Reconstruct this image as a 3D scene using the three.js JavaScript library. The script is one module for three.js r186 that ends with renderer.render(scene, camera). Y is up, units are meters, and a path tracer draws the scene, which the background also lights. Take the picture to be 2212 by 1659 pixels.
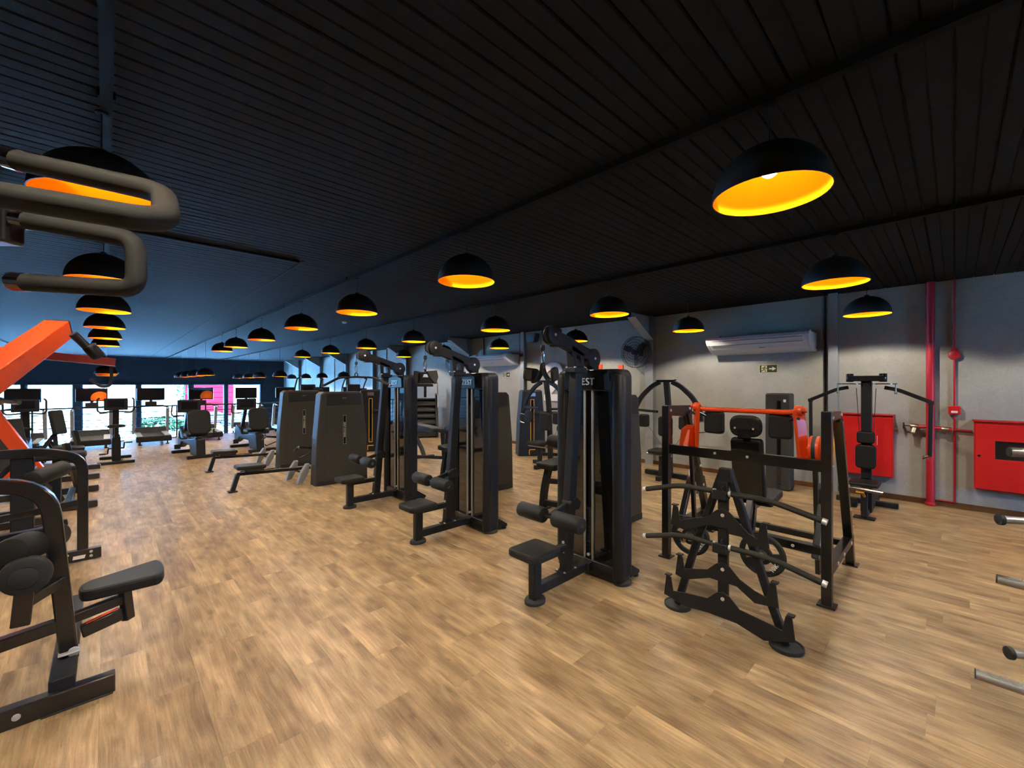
import * as THREE from 'three';
import { RoundedBoxGeometry } from 'three/addons/geometries/RoundedBoxGeometry.js';
import { TextGeometry } from 'three/addons/geometries/TextGeometry.js';
import { FontLoader } from 'three/addons/loaders/FontLoader.js';
import { mergeGeometries, toCreasedNormals } from 'three/addons/utils/BufferGeometryUtils.js';

// ---------- camera, sky, sun, exposure ----------
const scene = new THREE.Scene();
const camera = new THREE.PerspectiveCamera(2 * Math.atan(829.5 / 915) * 180 / Math.PI, 2212 / 1659, 0.05, 300);
camera.position.set(0, 1.9, 0);
camera.lookAt(0.69156, 1.9, -0.72232);
scene.background = new THREE.Color().setRGB(0.21, 0.62, 1.3);
scene.backgroundIntensity = 76;
const sun = new THREE.DirectionalLight(new THREE.Color().setRGB(0.3, 0.68, 1.2), 330);
sun.position.set(40, 60, -30); sun.target.position.set(0, 0, -42);
sun.castShadow = true; sun.shadow.mapSize.set(2048, 2048);
Object.assign(sun.shadow.camera, { left: -50, right: 50, top: 50, bottom: -50, near: 1, far: 160 });
scene.add(sun, sun.target);
const renderer = new THREE.WebGLRenderer();
renderer.toneMapping = THREE.LinearToneMapping;
renderer.toneMappingExposure = 1.0;
renderer.shadowMap.enabled = true;
const LAMP = { color: new THREE.Color().setRGB(1, 0.93, 0.76), cd: 8.8, glow: 0.3 };

// ---------- helpers ----------
let seed = 7;
const rnd = () => { seed = (seed * 1664525 + 1013904223) >>> 0; return seed / 4294967296; };
const V = (x, y, z) => new THREE.Vector3(x, y, z);
const rgb = (r, g, b) => new THREE.Color().setRGB(r, g, b);
const used = {};
const numbered = (n) => { const k = used[n] = (used[n] ?? -1) + 1; return k ? n + '_' + String(k).padStart(3, '0') : n; };
function mg(list) {
  const a = list.flat().map((g) => { const n = g.index ? g.toNonIndexed() : g; for (const k of Object.keys(n.attributes)) if (!['position', 'normal', 'uv'].includes(k)) n.deleteAttribute(k); return n; });
  return a.length === 1 ? a[0] : mergeGeometries(a);
}
function part(parent, name, geo, mat, label) {
  const m = new THREE.Mesh(Array.isArray(geo) ? mg(geo) : geo, mat);
  m.name = name; m.castShadow = m.receiveShadow = true; parent.add(m);
  if (label) m.userData.label = label;
  return m;
}
const each = (parent, name, geos, m, label) => geos.map((g) => part(parent, name, g, m, label));
function thing(name, label, category, pos = [0, 0, 0], turn = 0, group) {
  const g = new THREE.Group(); g.name = numbered(name); g.position.set(...pos); g.rotation.y = turn; scene.add(g);
  g.userData = { label, category }; if (group) g.userData.group = group;
  return g;
}
function single(name, label, category, geo, mat, pos = [0, 0, 0], group) {
  const m = part(scene, numbered(name), geo, mat); m.position.set(...pos);
  m.userData = { label, category }; if (group) m.userData.group = group;
  return m;
}
function struct(name, geo, mat, parent) {
  const m = part(parent ?? scene, parent ? name : numbered(name), geo, mat);
  m.userData.kind = 'structure'; return m;
}
const structGroup = (name) => { const g = new THREE.Group(); g.name = numbered(name); g.userData.kind = 'structure'; scene.add(g); return g; };
function copyOf(o, pos, label, turn) {
  const c = o.clone(); c.traverse((l) => { if (l.isSpotLight) l.target = c.getObjectByName('lamp_aim'); }); c.name = numbered(o.name.replace(/_\d{3}$/, '')); c.userData = { ...o.userData, label }; c.position.set(...pos);
  if (turn !== undefined) c.rotation.y = turn; scene.add(c); return c;
}
// geometry
const rb = (w, h, d, x = 0, y = 0, z = 0, r = 0.006) => new RoundedBoxGeometry(w, h, d, 2, Math.min(r, w / 2.01, h / 2.01, d / 2.01)).translate(x, y, z);
const bx = (w, h, d, x = 0, y = 0, z = 0) => new THREE.BoxGeometry(w, h, d).translate(x, y, z);
const bx2 = (x0, x1, y0, y1, z0, z1) => bx(x1 - x0, y1 - y0, z1 - z0, (x0 + x1) / 2, (y0 + y1) / 2, (z0 + z1) / 2);
function orient(g, p, q) {           // local z axis along p -> q, local y up as far as it goes
  const d = q.clone().sub(p), o = new THREE.Object3D();
  if (Math.abs(d.clone().normalize().y) > 0.999) o.up.set(1, 0, 0);
  o.position.copy(p).add(q).multiplyScalar(0.5); o.lookAt(q); o.updateMatrix();
  return g.applyMatrix4(o.matrix);
}
const vv = (a) => a.isVector3 ? a : V(...a);
function bar(p, q, w, h, r = 0.008) { p = vv(p); q = vv(q); return orient(new RoundedBoxGeometry(w, h, p.distanceTo(q), 2, Math.min(r, w / 2.01, h / 2.01)), p, q); }
function rod(p, q, r, r2 = r, seg = 16) { p = vv(p); q = vv(q); return orient(new THREE.CylinderGeometry(r2, r, p.distanceTo(q), seg).rotateX(Math.PI / 2), p, q); }
function roll(p, q, r, bev = 0.012, seg = 24) {   // cylinder with rounded rims
  p = vv(p); q = vv(q); const L = p.distanceTo(q);
  const pts = [[0.0001, 0], [r - bev, 0], [r - bev * 0.3, bev * 0.3], [r, bev], [r, L - bev], [r - bev * 0.3, L - bev * 0.3], [r - bev, L], [0.0001, L]].map((a) => new THREE.Vector2(...a));
  return orient(toCreasedNormals(new THREE.LatheGeometry(pts, seg).translate(0, -L / 2, 0).rotateX(Math.PI / 2), 0.6), p, q);
}
const ball = (x, y, z, r, s = 12) => new THREE.SphereGeometry(r, s, s - 4).translate(x, y, z);
function fillet(pts, rad) {
  pts = pts.map(vv); const out = [pts[0]];
  for (let i = 1; i < pts.length - 1; i++) {
    const a = pts[i - 1].clone().sub(pts[i]), b = pts[i + 1].clone().sub(pts[i]), l = Math.min(rad, a.length() * 0.49, b.length() * 0.49);
    const p = pts[i].clone().add(a.setLength(l)), q = pts[i].clone().add(b.setLength(l));
    const c = new THREE.QuadraticBezierCurve3(p, pts[i], q); out.push(...c.getPoints(6));
  }
  out.push(pts[pts.length - 1]); return out;
}
function sweep(pts, prof, n) {       // sweeps a closed profile [a, b] along a line of points that lies in a plane with normal n
  n = vv(n).normalize(); const P = [], I = [], U = [], N = pts.length, M = prof.length; let s = 0;
  for (let i = 0; i < N; i++) {
    const t = pts[Math.min(i + 1, N - 1)].clone().sub(pts[Math.max(i - 1, 0)]).normalize(), side = n.clone().cross(t).normalize();
    let k = 1; if (i > 0 && i < N - 1) { const t0 = pts[i].clone().sub(pts[i - 1]).normalize(); k = 1 / Math.max(0.5, t0.dot(t)); }
    if (i) s += pts[i].distanceTo(pts[i - 1]);
    for (const [a, b] of prof) { const v = pts[i].clone().addScaledVector(side, a * k).addScaledVector(n, b); P.push(v.x, v.y, v.z); U.push(s, a + b); }
  }
  for (let i = 0; i < N - 1; i++) for (let j = 0; j < M; j++) { const a = i * M + j, b = i * M + (j + 1) % M; I.push(a, b, a + M, b, b + M, a + M); }
  for (let j = 1; j < M - 1; j++) { I.push(0, j + 1, j); const o = (N - 1) * M; I.push(o, o + j, o + j + 1); }
  const g = new THREE.BufferGeometry(); g.setAttribute('position', new THREE.Float32BufferAttribute(P, 3)); g.setAttribute('uv', new THREE.Float32BufferAttribute(U, 2)); g.setIndex(I);
  return toCreasedNormals(g, 0.7);
}
const circ = (r, k = 12) => Array.from({ length: k }, (_, i) => [r * Math.cos(i / k * 2 * Math.PI), r * Math.sin(i / k * 2 * Math.PI)]);
const rectp = (w, h, c = 0.008) => [[-w / 2 + c, -h / 2], [w / 2 - c, -h / 2], [w / 2, -h / 2 + c], [w / 2, h / 2 - c], [w / 2 - c, h / 2], [-w / 2 + c, h / 2], [-w / 2, h / 2 - c], [-w / 2, -h / 2 + c]];
const pipe = (pts, r, f = 0.05, k = 16) => { const c = new THREE.CatmullRomCurve3(fillet(pts, f), false, 'centripetal'); return new THREE.TubeGeometry(c, 80, r, k); };
const tube = (pts, r, n = [0, 0, 1], f = 0.08) => sweep(fillet(pts, f), circ(r), n);
const rtube = (pts, w, h, n = [0, 0, 1], f = 0.1) => sweep(fillet(pts, f), rectp(w, h), n);
function rrect(w, h, r) {
  const s = new THREE.Shape(), x = -w / 2, y = -h / 2; r = Math.min(r, w / 2.01, h / 2.01);
  s.moveTo(x + r, y); s.lineTo(x + w - r, y); s.quadraticCurveTo(x + w, y, x + w, y + r); s.lineTo(x + w, y + h - r); s.quadraticCurveTo(x + w, y + h, x + w - r, y + h);
  s.lineTo(x + r, y + h); s.quadraticCurveTo(x, y + h, x, y + h - r); s.lineTo(x, y + r); s.quadraticCurveTo(x, y, x + r, y); return s;
}
const shp = (pts) => new THREE.Shape(pts.map((p) => new THREE.Vector2(...p)));
function ext(shape, d, bev = 0.005) {      // extrusion centred on z = 0
  return new THREE.ExtrudeGeometry(shape, { depth: Math.max(d - 2 * bev, 0.001), bevelEnabled: bev > 0, bevelThickness: bev, bevelSize: bev, bevelOffset: -bev, bevelSegments: 2, curveSegments: 8 }).translate(0, 0, -Math.max(d - 2 * bev, 0.001) / 2);
}
const pad = (w, h, t, r = 0.05) => ext(rrect(w, h, r), t, Math.min(0.022, t * 0.4));   // upholstered pad in the xy plane
const lathe = (pts, seg = 32) => toCreasedNormals(new THREE.LatheGeometry(pts.map((p) => new THREE.Vector2(...p)), seg), 0.6);

// ---------- textures ----------
const hash = (x, y, s) => { let h = (x * 374761393 + y * 668265263 + s * 2147483647) | 0; h = Math.imul(h ^ (h >>> 13), 1274126177); return ((h ^ (h >>> 16)) >>> 0) / 4294967296; };
function vn(x, y, px, py, s) {
  const xi = Math.floor(x), yi = Math.floor(y), fx = x - xi, fy = y - yi, u = fx * fx * (3 - 2 * fx), v = fy * fy * (3 - 2 * fy);
  const m = (a, p) => ((a % p) + p) % p, x0 = m(xi, px), x1 = m(xi + 1, px), y0 = m(yi, py), y1 = m(yi + 1, py);
  const a = hash(x0, y0, s), b = hash(x1, y0, s), c = hash(x0, y1, s), d = hash(x1, y1, s);
  return a + (b - a) * u + (c - a) * v + (a - b - c + d) * u * v;
}
function dataTex(w, h, f, srgb) {
  const d = new Uint8Array(w * h * 4);
  for (let j = 0; j < h; j++) for (let i = 0; i < w; i++) { const c = f(i / w, j / h), o = (j * w + i) * 4; d[o] = c[0]; d[o + 1] = c[1]; d[o + 2] = c[2]; d[o + 3] = 255; }
  const t = new THREE.DataTexture(d, w, h); t.wrapS = t.wrapT = THREE.RepeatWrapping; t.magFilter = THREE.LinearFilter; t.minFilter = THREE.LinearMipmapLinearFilter; t.generateMipmaps = true;
  if (srgb) t.colorSpace = THREE.SRGBColorSpace; t.needsUpdate = true; return t;
}
function canvasTex(w, h, draw) {
  const c = document.createElement('canvas'); c.width = w; c.height = h; draw(c.getContext('2d'), w, h);
  const t = new THREE.CanvasTexture(c); t.colorSpace = THREE.SRGBColorSpace; return t;
}
const clamp = (v, a = 0, b = 255) => Math.max(a, Math.min(b, v));
const PW = 0.23, PL = 1.2, COLS = 10, ATL = 2.4;
const knots = Array.from({ length: 34 }, () => [Math.floor(rnd() * COLS), 0.03 + rnd() * 0.17, rnd() * ATL, 0.008 + rnd() * 0.012]);
const woodTex = dataTex(1024, 2048, (u, v) => {
  const c = Math.floor(u * COLS), x = (u * COLS - c) * PW, y = v * ATL, s = 11 + c * 7;
  const tone = [0.52, 0.3, 0.68, 0.42, 0.2, 0.6, 0.75, 0.36, 0.5, 0.62][c];
  const warp = (vn(x * 5, y * 2.5, 999, 6, s) - 0.5) * 0.05;
  const blotch = vn((x + warp) * 9, y * 2.5, 999, 6, s + 1), bl2 = vn((x + warp) * 22, y * 7.5, 999, 18, s + 2);
  const g1 = vn((x + warp) * 70, y * 2.5, 999, 6, s + 3), g2 = vn((x + warp * 0.6) * 210, y * 10, 999, 24, s + 4), g3 = vn(x * 420, y * 50, 999, 120, s + 5);
  let d = tone * 0.13 + 0.4 * (blotch - 0.5) + 0.34 * (bl2 - 0.5) + 0.2 * (g1 - 0.5) + 0.2 * (g2 - 0.5) + 0.12 * (g3 - 0.5) + 0.45;
  if (g1 > 0.72 && blotch < 0.5) d -= 0.16 * (g1 - 0.72) / 0.28;
  for (const [kc, kx, ky, kr] of knots) if (kc === c) { const q = Math.hypot(x - kx, (y - ky) * 0.5) / kr; if (q < 2) d -= 0.32 * Math.max(0, 1 - q / 2) * (0.7 + 0.3 * Math.cos(q * 9)); }
  d = Math.max(0, Math.min(1, d));
  return [clamp(96 + 116 * d), clamp(72 + 110 * d), clamp(46 + 92 * d)];
}, true);
const woodBump = dataTex(512, 1024, (u, v) => { const y = v * ATL, k = 128 + 60 * (vn(u * 2.3 * 200, y * 10, 460, 24, 91) - 0.5) + 60 * (vn(u * 2.3 * 60, y * 5, 138, 12, 92) - 0.5); return [k, k, k]; });
const plaster = dataTex(512, 512, (u, v) => { const k = 128 + 70 * (vn(u * 24, v * 24, 24, 24, 5) - 0.5) + 90 * (vn(u * 90, v * 90, 90, 90, 6) - 0.5) + 60 * (vn(u * 220, v * 220, 220, 220, 8) - 0.5); return [k, k, k]; });
const patchy = dataTex(512, 512, (u, v) => { const k = 228 + 9 * (vn(u * 5, v * 5, 5, 5, 15) - 0.5) + 8 * (vn(u * 17, v * 17, 17, 17, 16) - 0.5) + 12 * (vn(u * 120, v * 120, 120, 120, 18) - 0.5); return [k, k, k]; }, true);
const grainBump = dataTex(256, 256, (u, v) => { const k = 128 + 150 * (vn(u * 128, v * 128, 128, 128, 25) - 0.5); return [k, k, k]; });
for (const t of [plaster, patchy]) t.repeat.set(0.5, 0.5);
grainBump.repeat.set(4, 4);

// ---------- materials ----------
const M = (o) => new THREE.MeshStandardMaterial(o), MP = (o) => new THREE.MeshPhysicalMaterial(o);
const mat = {
  wood: M({ map: woodTex, bumpMap: woodBump, bumpScale: 0.0006, roughness: 0.37 }),
  joint: M({ color: rgb(0.09, 0.055, 0.03), roughness: 0.9 }),
  baseboard: M({ color: rgb(0.36, 0.21, 0.1), map: woodTex.clone(), roughness: 0.5 }),
  wall: MP({ specularIntensity: 0.4, color: rgb(0.46, 0.445, 0.40), map: patchy, bumpMap: plaster, bumpScale: 0.0011, roughness: 0.75 }),
  steel: M({ color: rgb(0.26, 0.265, 0.27), roughness: 0.5 }),
  ceil: MP({ color: rgb(0.013, 0.013, 0.0137), roughness: 0.85, specularIntensity: 0.15 }),
  fascia: MP({ color: rgb(0.017, 0.018, 0.021), roughness: 0.8, specularIntensity: 0.3 }),
  strut: MP({ color: rgb(0.006, 0.006, 0.006), roughness: 0.8, specularIntensity: 0.15 }),
  dark: M({ color: rgb(0.02, 0.02, 0.021), roughness: 0.6 }),
  powder: MP({ specularIntensity: 0.6, color: rgb(0.011, 0.011, 0.0125), roughness: 0.46, bumpMap: grainBump, bumpScale: 0.0004 }),
  gloss: MP({ color: rgb(0.006, 0.006, 0.007), roughness: 0.28, clearcoat: 0.6, clearcoatRoughness: 0.12 }),
  plexi: MP({ color: rgb(0.004, 0.004, 0.004), roughness: 0.06, clearcoat: 1, clearcoatRoughness: 0.02 }),
  shroud: MP({ specularIntensity: 0.4, color: rgb(0.042, 0.039, 0.035), roughness: 0.5, bumpMap: grainBump, bumpScale: 0.0003 }),
  band: M({ color: rgb(0.009, 0.0095, 0.011), roughness: 0.45 }),
  vinyl: MP({ specularIntensity: 0.5, color: rgb(0.014, 0.0135, 0.013), roughness: 0.52, bumpMap: grainBump, bumpScale: 0.0005 }),
  foam: MP({ specularIntensity: 0.3, color: rgb(0.034, 0.0325, 0.029), roughness: 0.85, bumpMap: grainBump, bumpScale: 0.0004 }),
  rubber: M({ color: rgb(0.013, 0.013, 0.013), roughness: 0.7 }),
  chrome: M({ color: rgb(0.78, 0.77, 0.75), metalness: 1, roughness: 0.14 }),
  bolt: M({ color: rgb(0.74, 0.73, 0.71), metalness: 0.45, roughness: 0.3 }),
  pegs: M({ color: rgb(0.72, 0.71, 0.69), metalness: 0.75, roughness: 0.22 }),
  satin: M({ color: rgb(0.55, 0.55, 0.56), metalness: 1, roughness: 0.35 }),
  rods: M({ color: rgb(0.7, 0.66, 0.6), metalness: 0.85, roughness: 0.35 }),
  orange: MP({ color: rgb(0.80, 0.07, 0.006), roughness: 0.42, clearcoat: 0.25, clearcoatRoughness: 0.2 }),
  yellow: M({ color: rgb(0.85, 0.36, 0.02), roughness: 0.5 }),
  red: M({ color: rgb(0.62, 0.012, 0.010), roughness: 0.38 }),
  redpipe: M({ color: rgb(0.42, 0.012, 0.022), roughness: 0.4 }),
  white: M({ color: rgb(0.72, 0.72, 0.72), roughness: 0.45 }),
  pinkwhite: M({ color: rgb(0.86, 0.77, 0.76), roughness: 0.6 }),
  greyplate: M({ color: rgb(0.27, 0.27, 0.28), roughness: 0.4, metalness: 0.3 }),
  silver: M({ color: rgb(0.42, 0.44, 0.47), roughness: 0.4, metalness: 0.4 }),
  glass: MP({ color: rgb(1, 1, 1), transmission: 1, thickness: 0, roughness: 0, ior: 1.45 }),
  brass: M({ color: rgb(0.42, 0.36, 0.26), metalness: 1, roughness: 0.4 }),
  screen: M({ color: rgb(0.008, 0.008, 0.010), roughness: 0.12 }),
  lining: MP({ color: rgb(0.9, 0.235, 0.0), roughness: 0.8, specularIntensity: 0.1 }),
  bulb: M({ color: rgb(1, 1, 1), emissive: rgb(1, 0.9, 0.72), emissiveIntensity: 14 }),
  shade: M({ color: rgb(0.012, 0.011, 0.011), roughness: 0.55 }),
  cable: M({ color: rgb(0.012, 0.012, 0.012), roughness: 0.6 }),
  letters: MP({ color: rgb(0.75, 0.74, 0.74), roughness: 0.22, metalness: 0.7 }),
};
mat.baseboard.map.repeat.set(0.09, 0.4);
const font = await new FontLoader().loadAsync('fonts/droid/droid_sans_bold.typeface.json');
const fontReg = await new FontLoader().loadAsync('fonts/droid/droid_sans_regular.typeface.json');
function text(s, size, depth, f = font) { const g = new TextGeometry(s, { font: f, size, depth, curveSegments: 4 }); g.computeBoundingBox(); const b = g.boundingBox; return g.translate(-(b.min.x + b.max.x) / 2, -(b.min.y + b.max.y) / 2, 0); }
// ---------- the building ----------
const XR = 9.4, XL = -9, ZB = 7, ZE = -19.6, ZF = -34, CH = 3.5, LOW = -2.6;
// floor: every plank of the near floor by itself
{
  const floor = structGroup('floor');
  struct('subfloor', [bx2(XL, XR, -0.3, -0.008, ZE, ZB)], mat.joint, floor);
  const variants = [];
  for (let k = 0; k < 40; k++) {
    const g = bx(PW - 0.0009, 0.008, PL - 0.0009, 0, -0.004, 0), uv = g.attributes.uv, p = g.attributes.position, c = k % COLS, off = rnd() * ATL, fl = rnd() < 0.5 ? 1 : -1;
    for (let i = 0; i < uv.count; i++) uv.setXY(i, (c + 0.5 + fl * p.getX(i) / PW * 0.985) / COLS, (off + p.getZ(i)) / ATL);
    variants.push(g);
  }
  const all = [];
  let ci = 0;
  for (let x = XL; x < XR - 0.01; x += PW, ci++) {
    const start = ZB + [0, 0.55, 0.2, 0.8, 0.35, 1.0][ci % 6] * PL + rnd() * 0.15;
    for (let z = start; z > ZE + 0.3; z -= PL) {
      const zc = z - PL / 2; if (zc > ZB - 0.3 || zc < ZE + PL / 2) continue;
      const X = x + PW / 2, d = X * 0.69156 - zc * 0.72232, l = X * 0.72232 + zc * 0.69156;
      const seen = d > 0.9 && Math.abs(l) < d * 1.3 + 0.3 && X < XR - 0.1;
      all.push([X, zc, Math.floor(rnd() * 40), seen ? d * d + l * l * 0.3 : 999]);
    }
  }
  all.sort((a, b) => a[3] - b[3]);
  const rest = [];
  all.forEach(([x, z, k], i) => {
    if (i < 298) { const m = part(floor, 'plank', variants[k], mat.wood); m.position.set(x, 0, z); }
    else rest.push(variants[k].clone().translate(x, 0, z));
  });
  part(floor, 'far_planks', rest, mat.wood).userData.kind = 'stuff';
}
// ceiling: long grooved panels across the room
{
  const ceil = structGroup('ceiling');
  struct('ceiling_deck', [bx2(XL - 0.2, XR + 0.2, CH + 0.03, CH + 0.25, ZF - 0.3, ZB + 0.2)], mat.dark, ceil);
  const prof = shp([[-0.097, 0.03], [-0.097, 0.008], [-0.09, 0], [-0.007, 0], [0, 0.006], [0.007, 0], [0.09, 0], [0.097, 0.008], [0.097, 0.03]]);
  const L = XR - XL, g = new THREE.ExtrudeGeometry(prof, { depth: L, bevelEnabled: false }).rotateY(Math.PI / 2).translate(XL, 0, 0);
  for (let z = ZB - 0.1, i = 0; z > ZF + 0.1; z -= 0.2, i++) { const m = part(ceil, 'ceiling_panel', g, mat.ceil); m.position.set(0, z > -5.9 && z < -2 ? CH - 0.004 : CH, z); }
  struct('ceiling_joint', [rb(10.8, 0.035, 0.07, XL + 5.4, CH - 0.012, -5.9), rb(0.03, 0.012, 28.1, 1.85, CH - 0.004, -19.9)], mat.ceil, ceil);
}
// conduits under the ceiling
for (const [x, w] of [[-2.75, 'left of the aisle lamps'], [0, 'over the left aisle lamps'], [2.62, 'over the pulldown machines'], [5.4, 'over the middle of the gym']]) {
  const c = thing('ceiling_conduit', 'long dark metal channel under the ceiling ' + w, 'conduit', [x, CH - 0.045, 0], 0, 'ceiling conduits');
  part(c, 'channel', [bx2(-0.026, -0.02, -0.02, 0.03, ZF + 0.02, ZB - 0.02), bx2(0.02, 0.026, -0.02, 0.03, ZF + 0.02, ZB - 0.02), bx2(-0.02, 0.02, 0.024, 0.03, ZF + 0.02, ZB - 0.02), bx2(-0.02, 0.02, -0.02, -0.016, ZF + 0.02, ZB - 0.02)], mat.strut);
  for (let z = 3; z > ZF; z -= 3.1) part(c, 'hanger_clip', rb(0.075, 0.05, 0.05, 0, 0.022, z), mat.strut);
}
// walls
const wallUV = (g, ax) => { const p = g.attributes.position, uv = g.attributes.uv; for (let i = 0; i < p.count; i++) uv.setXY(i, ax === 'x' ? p.getZ(i) : p.getX(i), p.getY(i)); return g; };
struct('wall_right', [wallUV(bx2(XR, XR + 0.2, LOW, CH + 0.02, ZF - 0.3, ZB + 0.2), 'x')], mat.wall);
struct('trim_1', [bx2(XR - 0.004, XR + 0.05, 3.118, 3.126, ZF, ZB)], mat.steel);
struct('wall_left', [wallUV(bx2(XL - 0.2, XL, LOW, CH + 0.02, ZF - 0.3, ZB + 0.2), 'x')], mat.wall);
struct('wall_back', [wallUV(bx2(XL, 4.8, LOW, CH + 0.02, ZB, ZB + 0.2), 'z'), wallUV(bx2(4.8, 7.0, LOW, 1.25, ZB, ZB + 0.2), 'z'), wallUV(bx2(4.8, 7.0, 1.95, CH + 0.02, ZB, ZB + 0.2), 'z'), wallUV(bx2(7.0, XR, LOW, CH + 0.02, ZB, ZB + 0.2), 'z')], mat.wall);
{   // daylight window behind the camera, mirrored in the machines
  const g = structGroup('window_8'); g.position.set(5.9, 0, ZB + 0.1);
  part(g, 'window_frame', [bx(2.2, 0.05, 0.08, 0, 1.275, 0), bx(2.2, 0.05, 0.08, 0, 1.925, 0), ...[-1.075, 0, 1.075].map((x) => bx(0.05, 0.7, 0.08, x, 1.6, 0))], mat.silver);
  for (const x of [-0.54, 0.54]) part(g, 'pane', [bx(1.03, 0.6, 0.006, x, 1.6, 0)], mat.glass);
}
struct('wall_lower', [wallUV(bx2(XL, XR, LOW, -0.31, ZE + 0.2, ZE + 0.4), 'z')], mat.wall);
struct('floor_lower', [bx2(XL, XR, LOW - 0.2, LOW, ZF - 0.3, ZE + 0.4)], M({ color: rgb(0.3, 0.3, 0.3), roughness: 0.6 }));
struct('baseboard_right', [wallUV(bx2(XR - 0.018, XR - 0.001, 0.0005, 0.085, ZE, ZB), 'x')], mat.baseboard);
// steel portal frames on the right wall: flanged column with a haunch that carries the rafter
[[-1.48, 0], [-4.98, 1], [-9.2, 0], [-11.95, 1], [-16.3, 1], [-19.4, 0], [-22.6, 1], [-26.4, 1], [-30.3, 1]].forEach(([z, h], i) => {
  const g = thing('steel_column', ['narrow grey steel column beside the long white air conditioner', 'grey steel column with sloping haunch beside the round black fan', 'grey steel column beside the white digit on the wall', 'grey steel column with haunch behind the middle pulldown machine', 'bluish steel column with haunch, next beyond the far air conditioner', 'bluish steel column near the railing end', 'bluish steel column with haunch just past the railing', 'bluish steel column with haunch, second past the railing', 'farthest bluish steel column close to the street facade'][i], 'column', [XR, 0, z], 0, 'steel columns along the right wall');
  const b = z < ZE ? LOW : 0.001, t = CH - 0.002, w = h ? 0.2 : 0.14;
  part(g, 'flange', [rb(0.012, t - b, w, -0.16, (t + b) / 2, 0, 0.003), rb(0.012, t - b, w, -0.008, (t + b) / 2, 0, 0.003)], mat.steel);
  part(g, 'web', [bx(0.145, t - b, 0.01, -0.084, (t + b) / 2, 0)], mat.steel);
  if (h) {
    const s = shp([[-0.16, 2.95], [-0.16, t], [-0.95, t], [-0.95, t - 0.1]]);
    part(g, 'haunch', [ext(s, 0.012, 0), bar([-0.165, 2.945, 0], [-0.95, t - 0.105, 0], w, 0.012, 0.002)], mat.steel);
  }
});
// street facade: dark upper wall, posts and tall windows
struct('wall_front', [wallUV(bx2(XL, XR, 1.92, CH + 0.02, ZF - 0.25, ZF), 'z'), wallUV(bx2(8.0, XR, LOW, 1.92, ZF - 0.25, ZF), 'z')], mat.fascia);
struct('trim_2', [bx2(XL, 8.0, 1.88, 1.92, ZF - 0.1, ZF + 0.06)], mat.fascia);
const posts = [[-8.9, 0.3], [-5.6, 0.22], [-3.16, 0.2], [-1.17, 0.36], [1.4, 0.22], [3.94, 0.25], [5.84, 0.2], [7.94, 0.12]];
posts.forEach(([x, w], i) => struct('trim_' + (i + 3), [rb(w, 1.88 - LOW, 0.22, x, (1.88 + LOW) / 2, ZF - 0.1, 0.01)], mat.fascia));
for (let i = 0; i < posts.length - 1; i++) {
  const a = posts[i][0] + posts[i][1] / 2, b = posts[i + 1][0] - posts[i + 1][1] / 2, c = (a + b) / 2, w = b - a;
  const g = structGroup('window_' + (i + 1));
  g.position.set(c, 0, ZF - 0.1);
  part(g, 'window_frame', [bx(w, 0.05, 0.06, 0, 1.855, 0), bx(w, 0.08, 0.06, 0, LOW + 0.04, 0), bx(0.04, 1.88 - LOW, 0.06, -w / 2 + 0.02, (1.88 + LOW) / 2, 0), bx(0.04, 1.88 - LOW, 0.06, w / 2 - 0.02, (1.88 + LOW) / 2, 0), bx(w, 0.05, 0.06, 0, -0.35, 0)], mat.silver);
  part(g, 'pane', [bx(w - 0.08, 2.16, 0.006, 0, 0.755, 0)], mat.glass);
  part(g, 'pane', [bx(w - 0.08, 2.12, 0.006, 0, -1.445, 0)], mat.glass);
}
// guard rail at the edge of the upper floor
{
  const r = thing('guard_rail', 'dark guard rail with thin horizontal bars behind the treadmills', 'railing', [0, 0, ZE + 0.1]);
  part(r, 'top_rail', [rod([XL + 0.02, 1.12, 0], [XR - 0.2, 1.12, 0], 0.026)], mat.gloss);
  for (const y of [0.92, 0.71, 0.5, 0.29, 0.08]) part(r, 'bar', [rod([XL + 0.02, y, 0], [XR - 0.2, y, 0], 0.015, 0.015, 8)], mat.gloss);
  for (let x = -8.6; x < 9.2; x += 1.74) part(r, 'post', [rb(0.05, 1.1, 0.03, x, 0.551, 0), rb(0.12, 0.01, 0.09, x, 0.006, 0)], mat.gloss);
}
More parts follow.
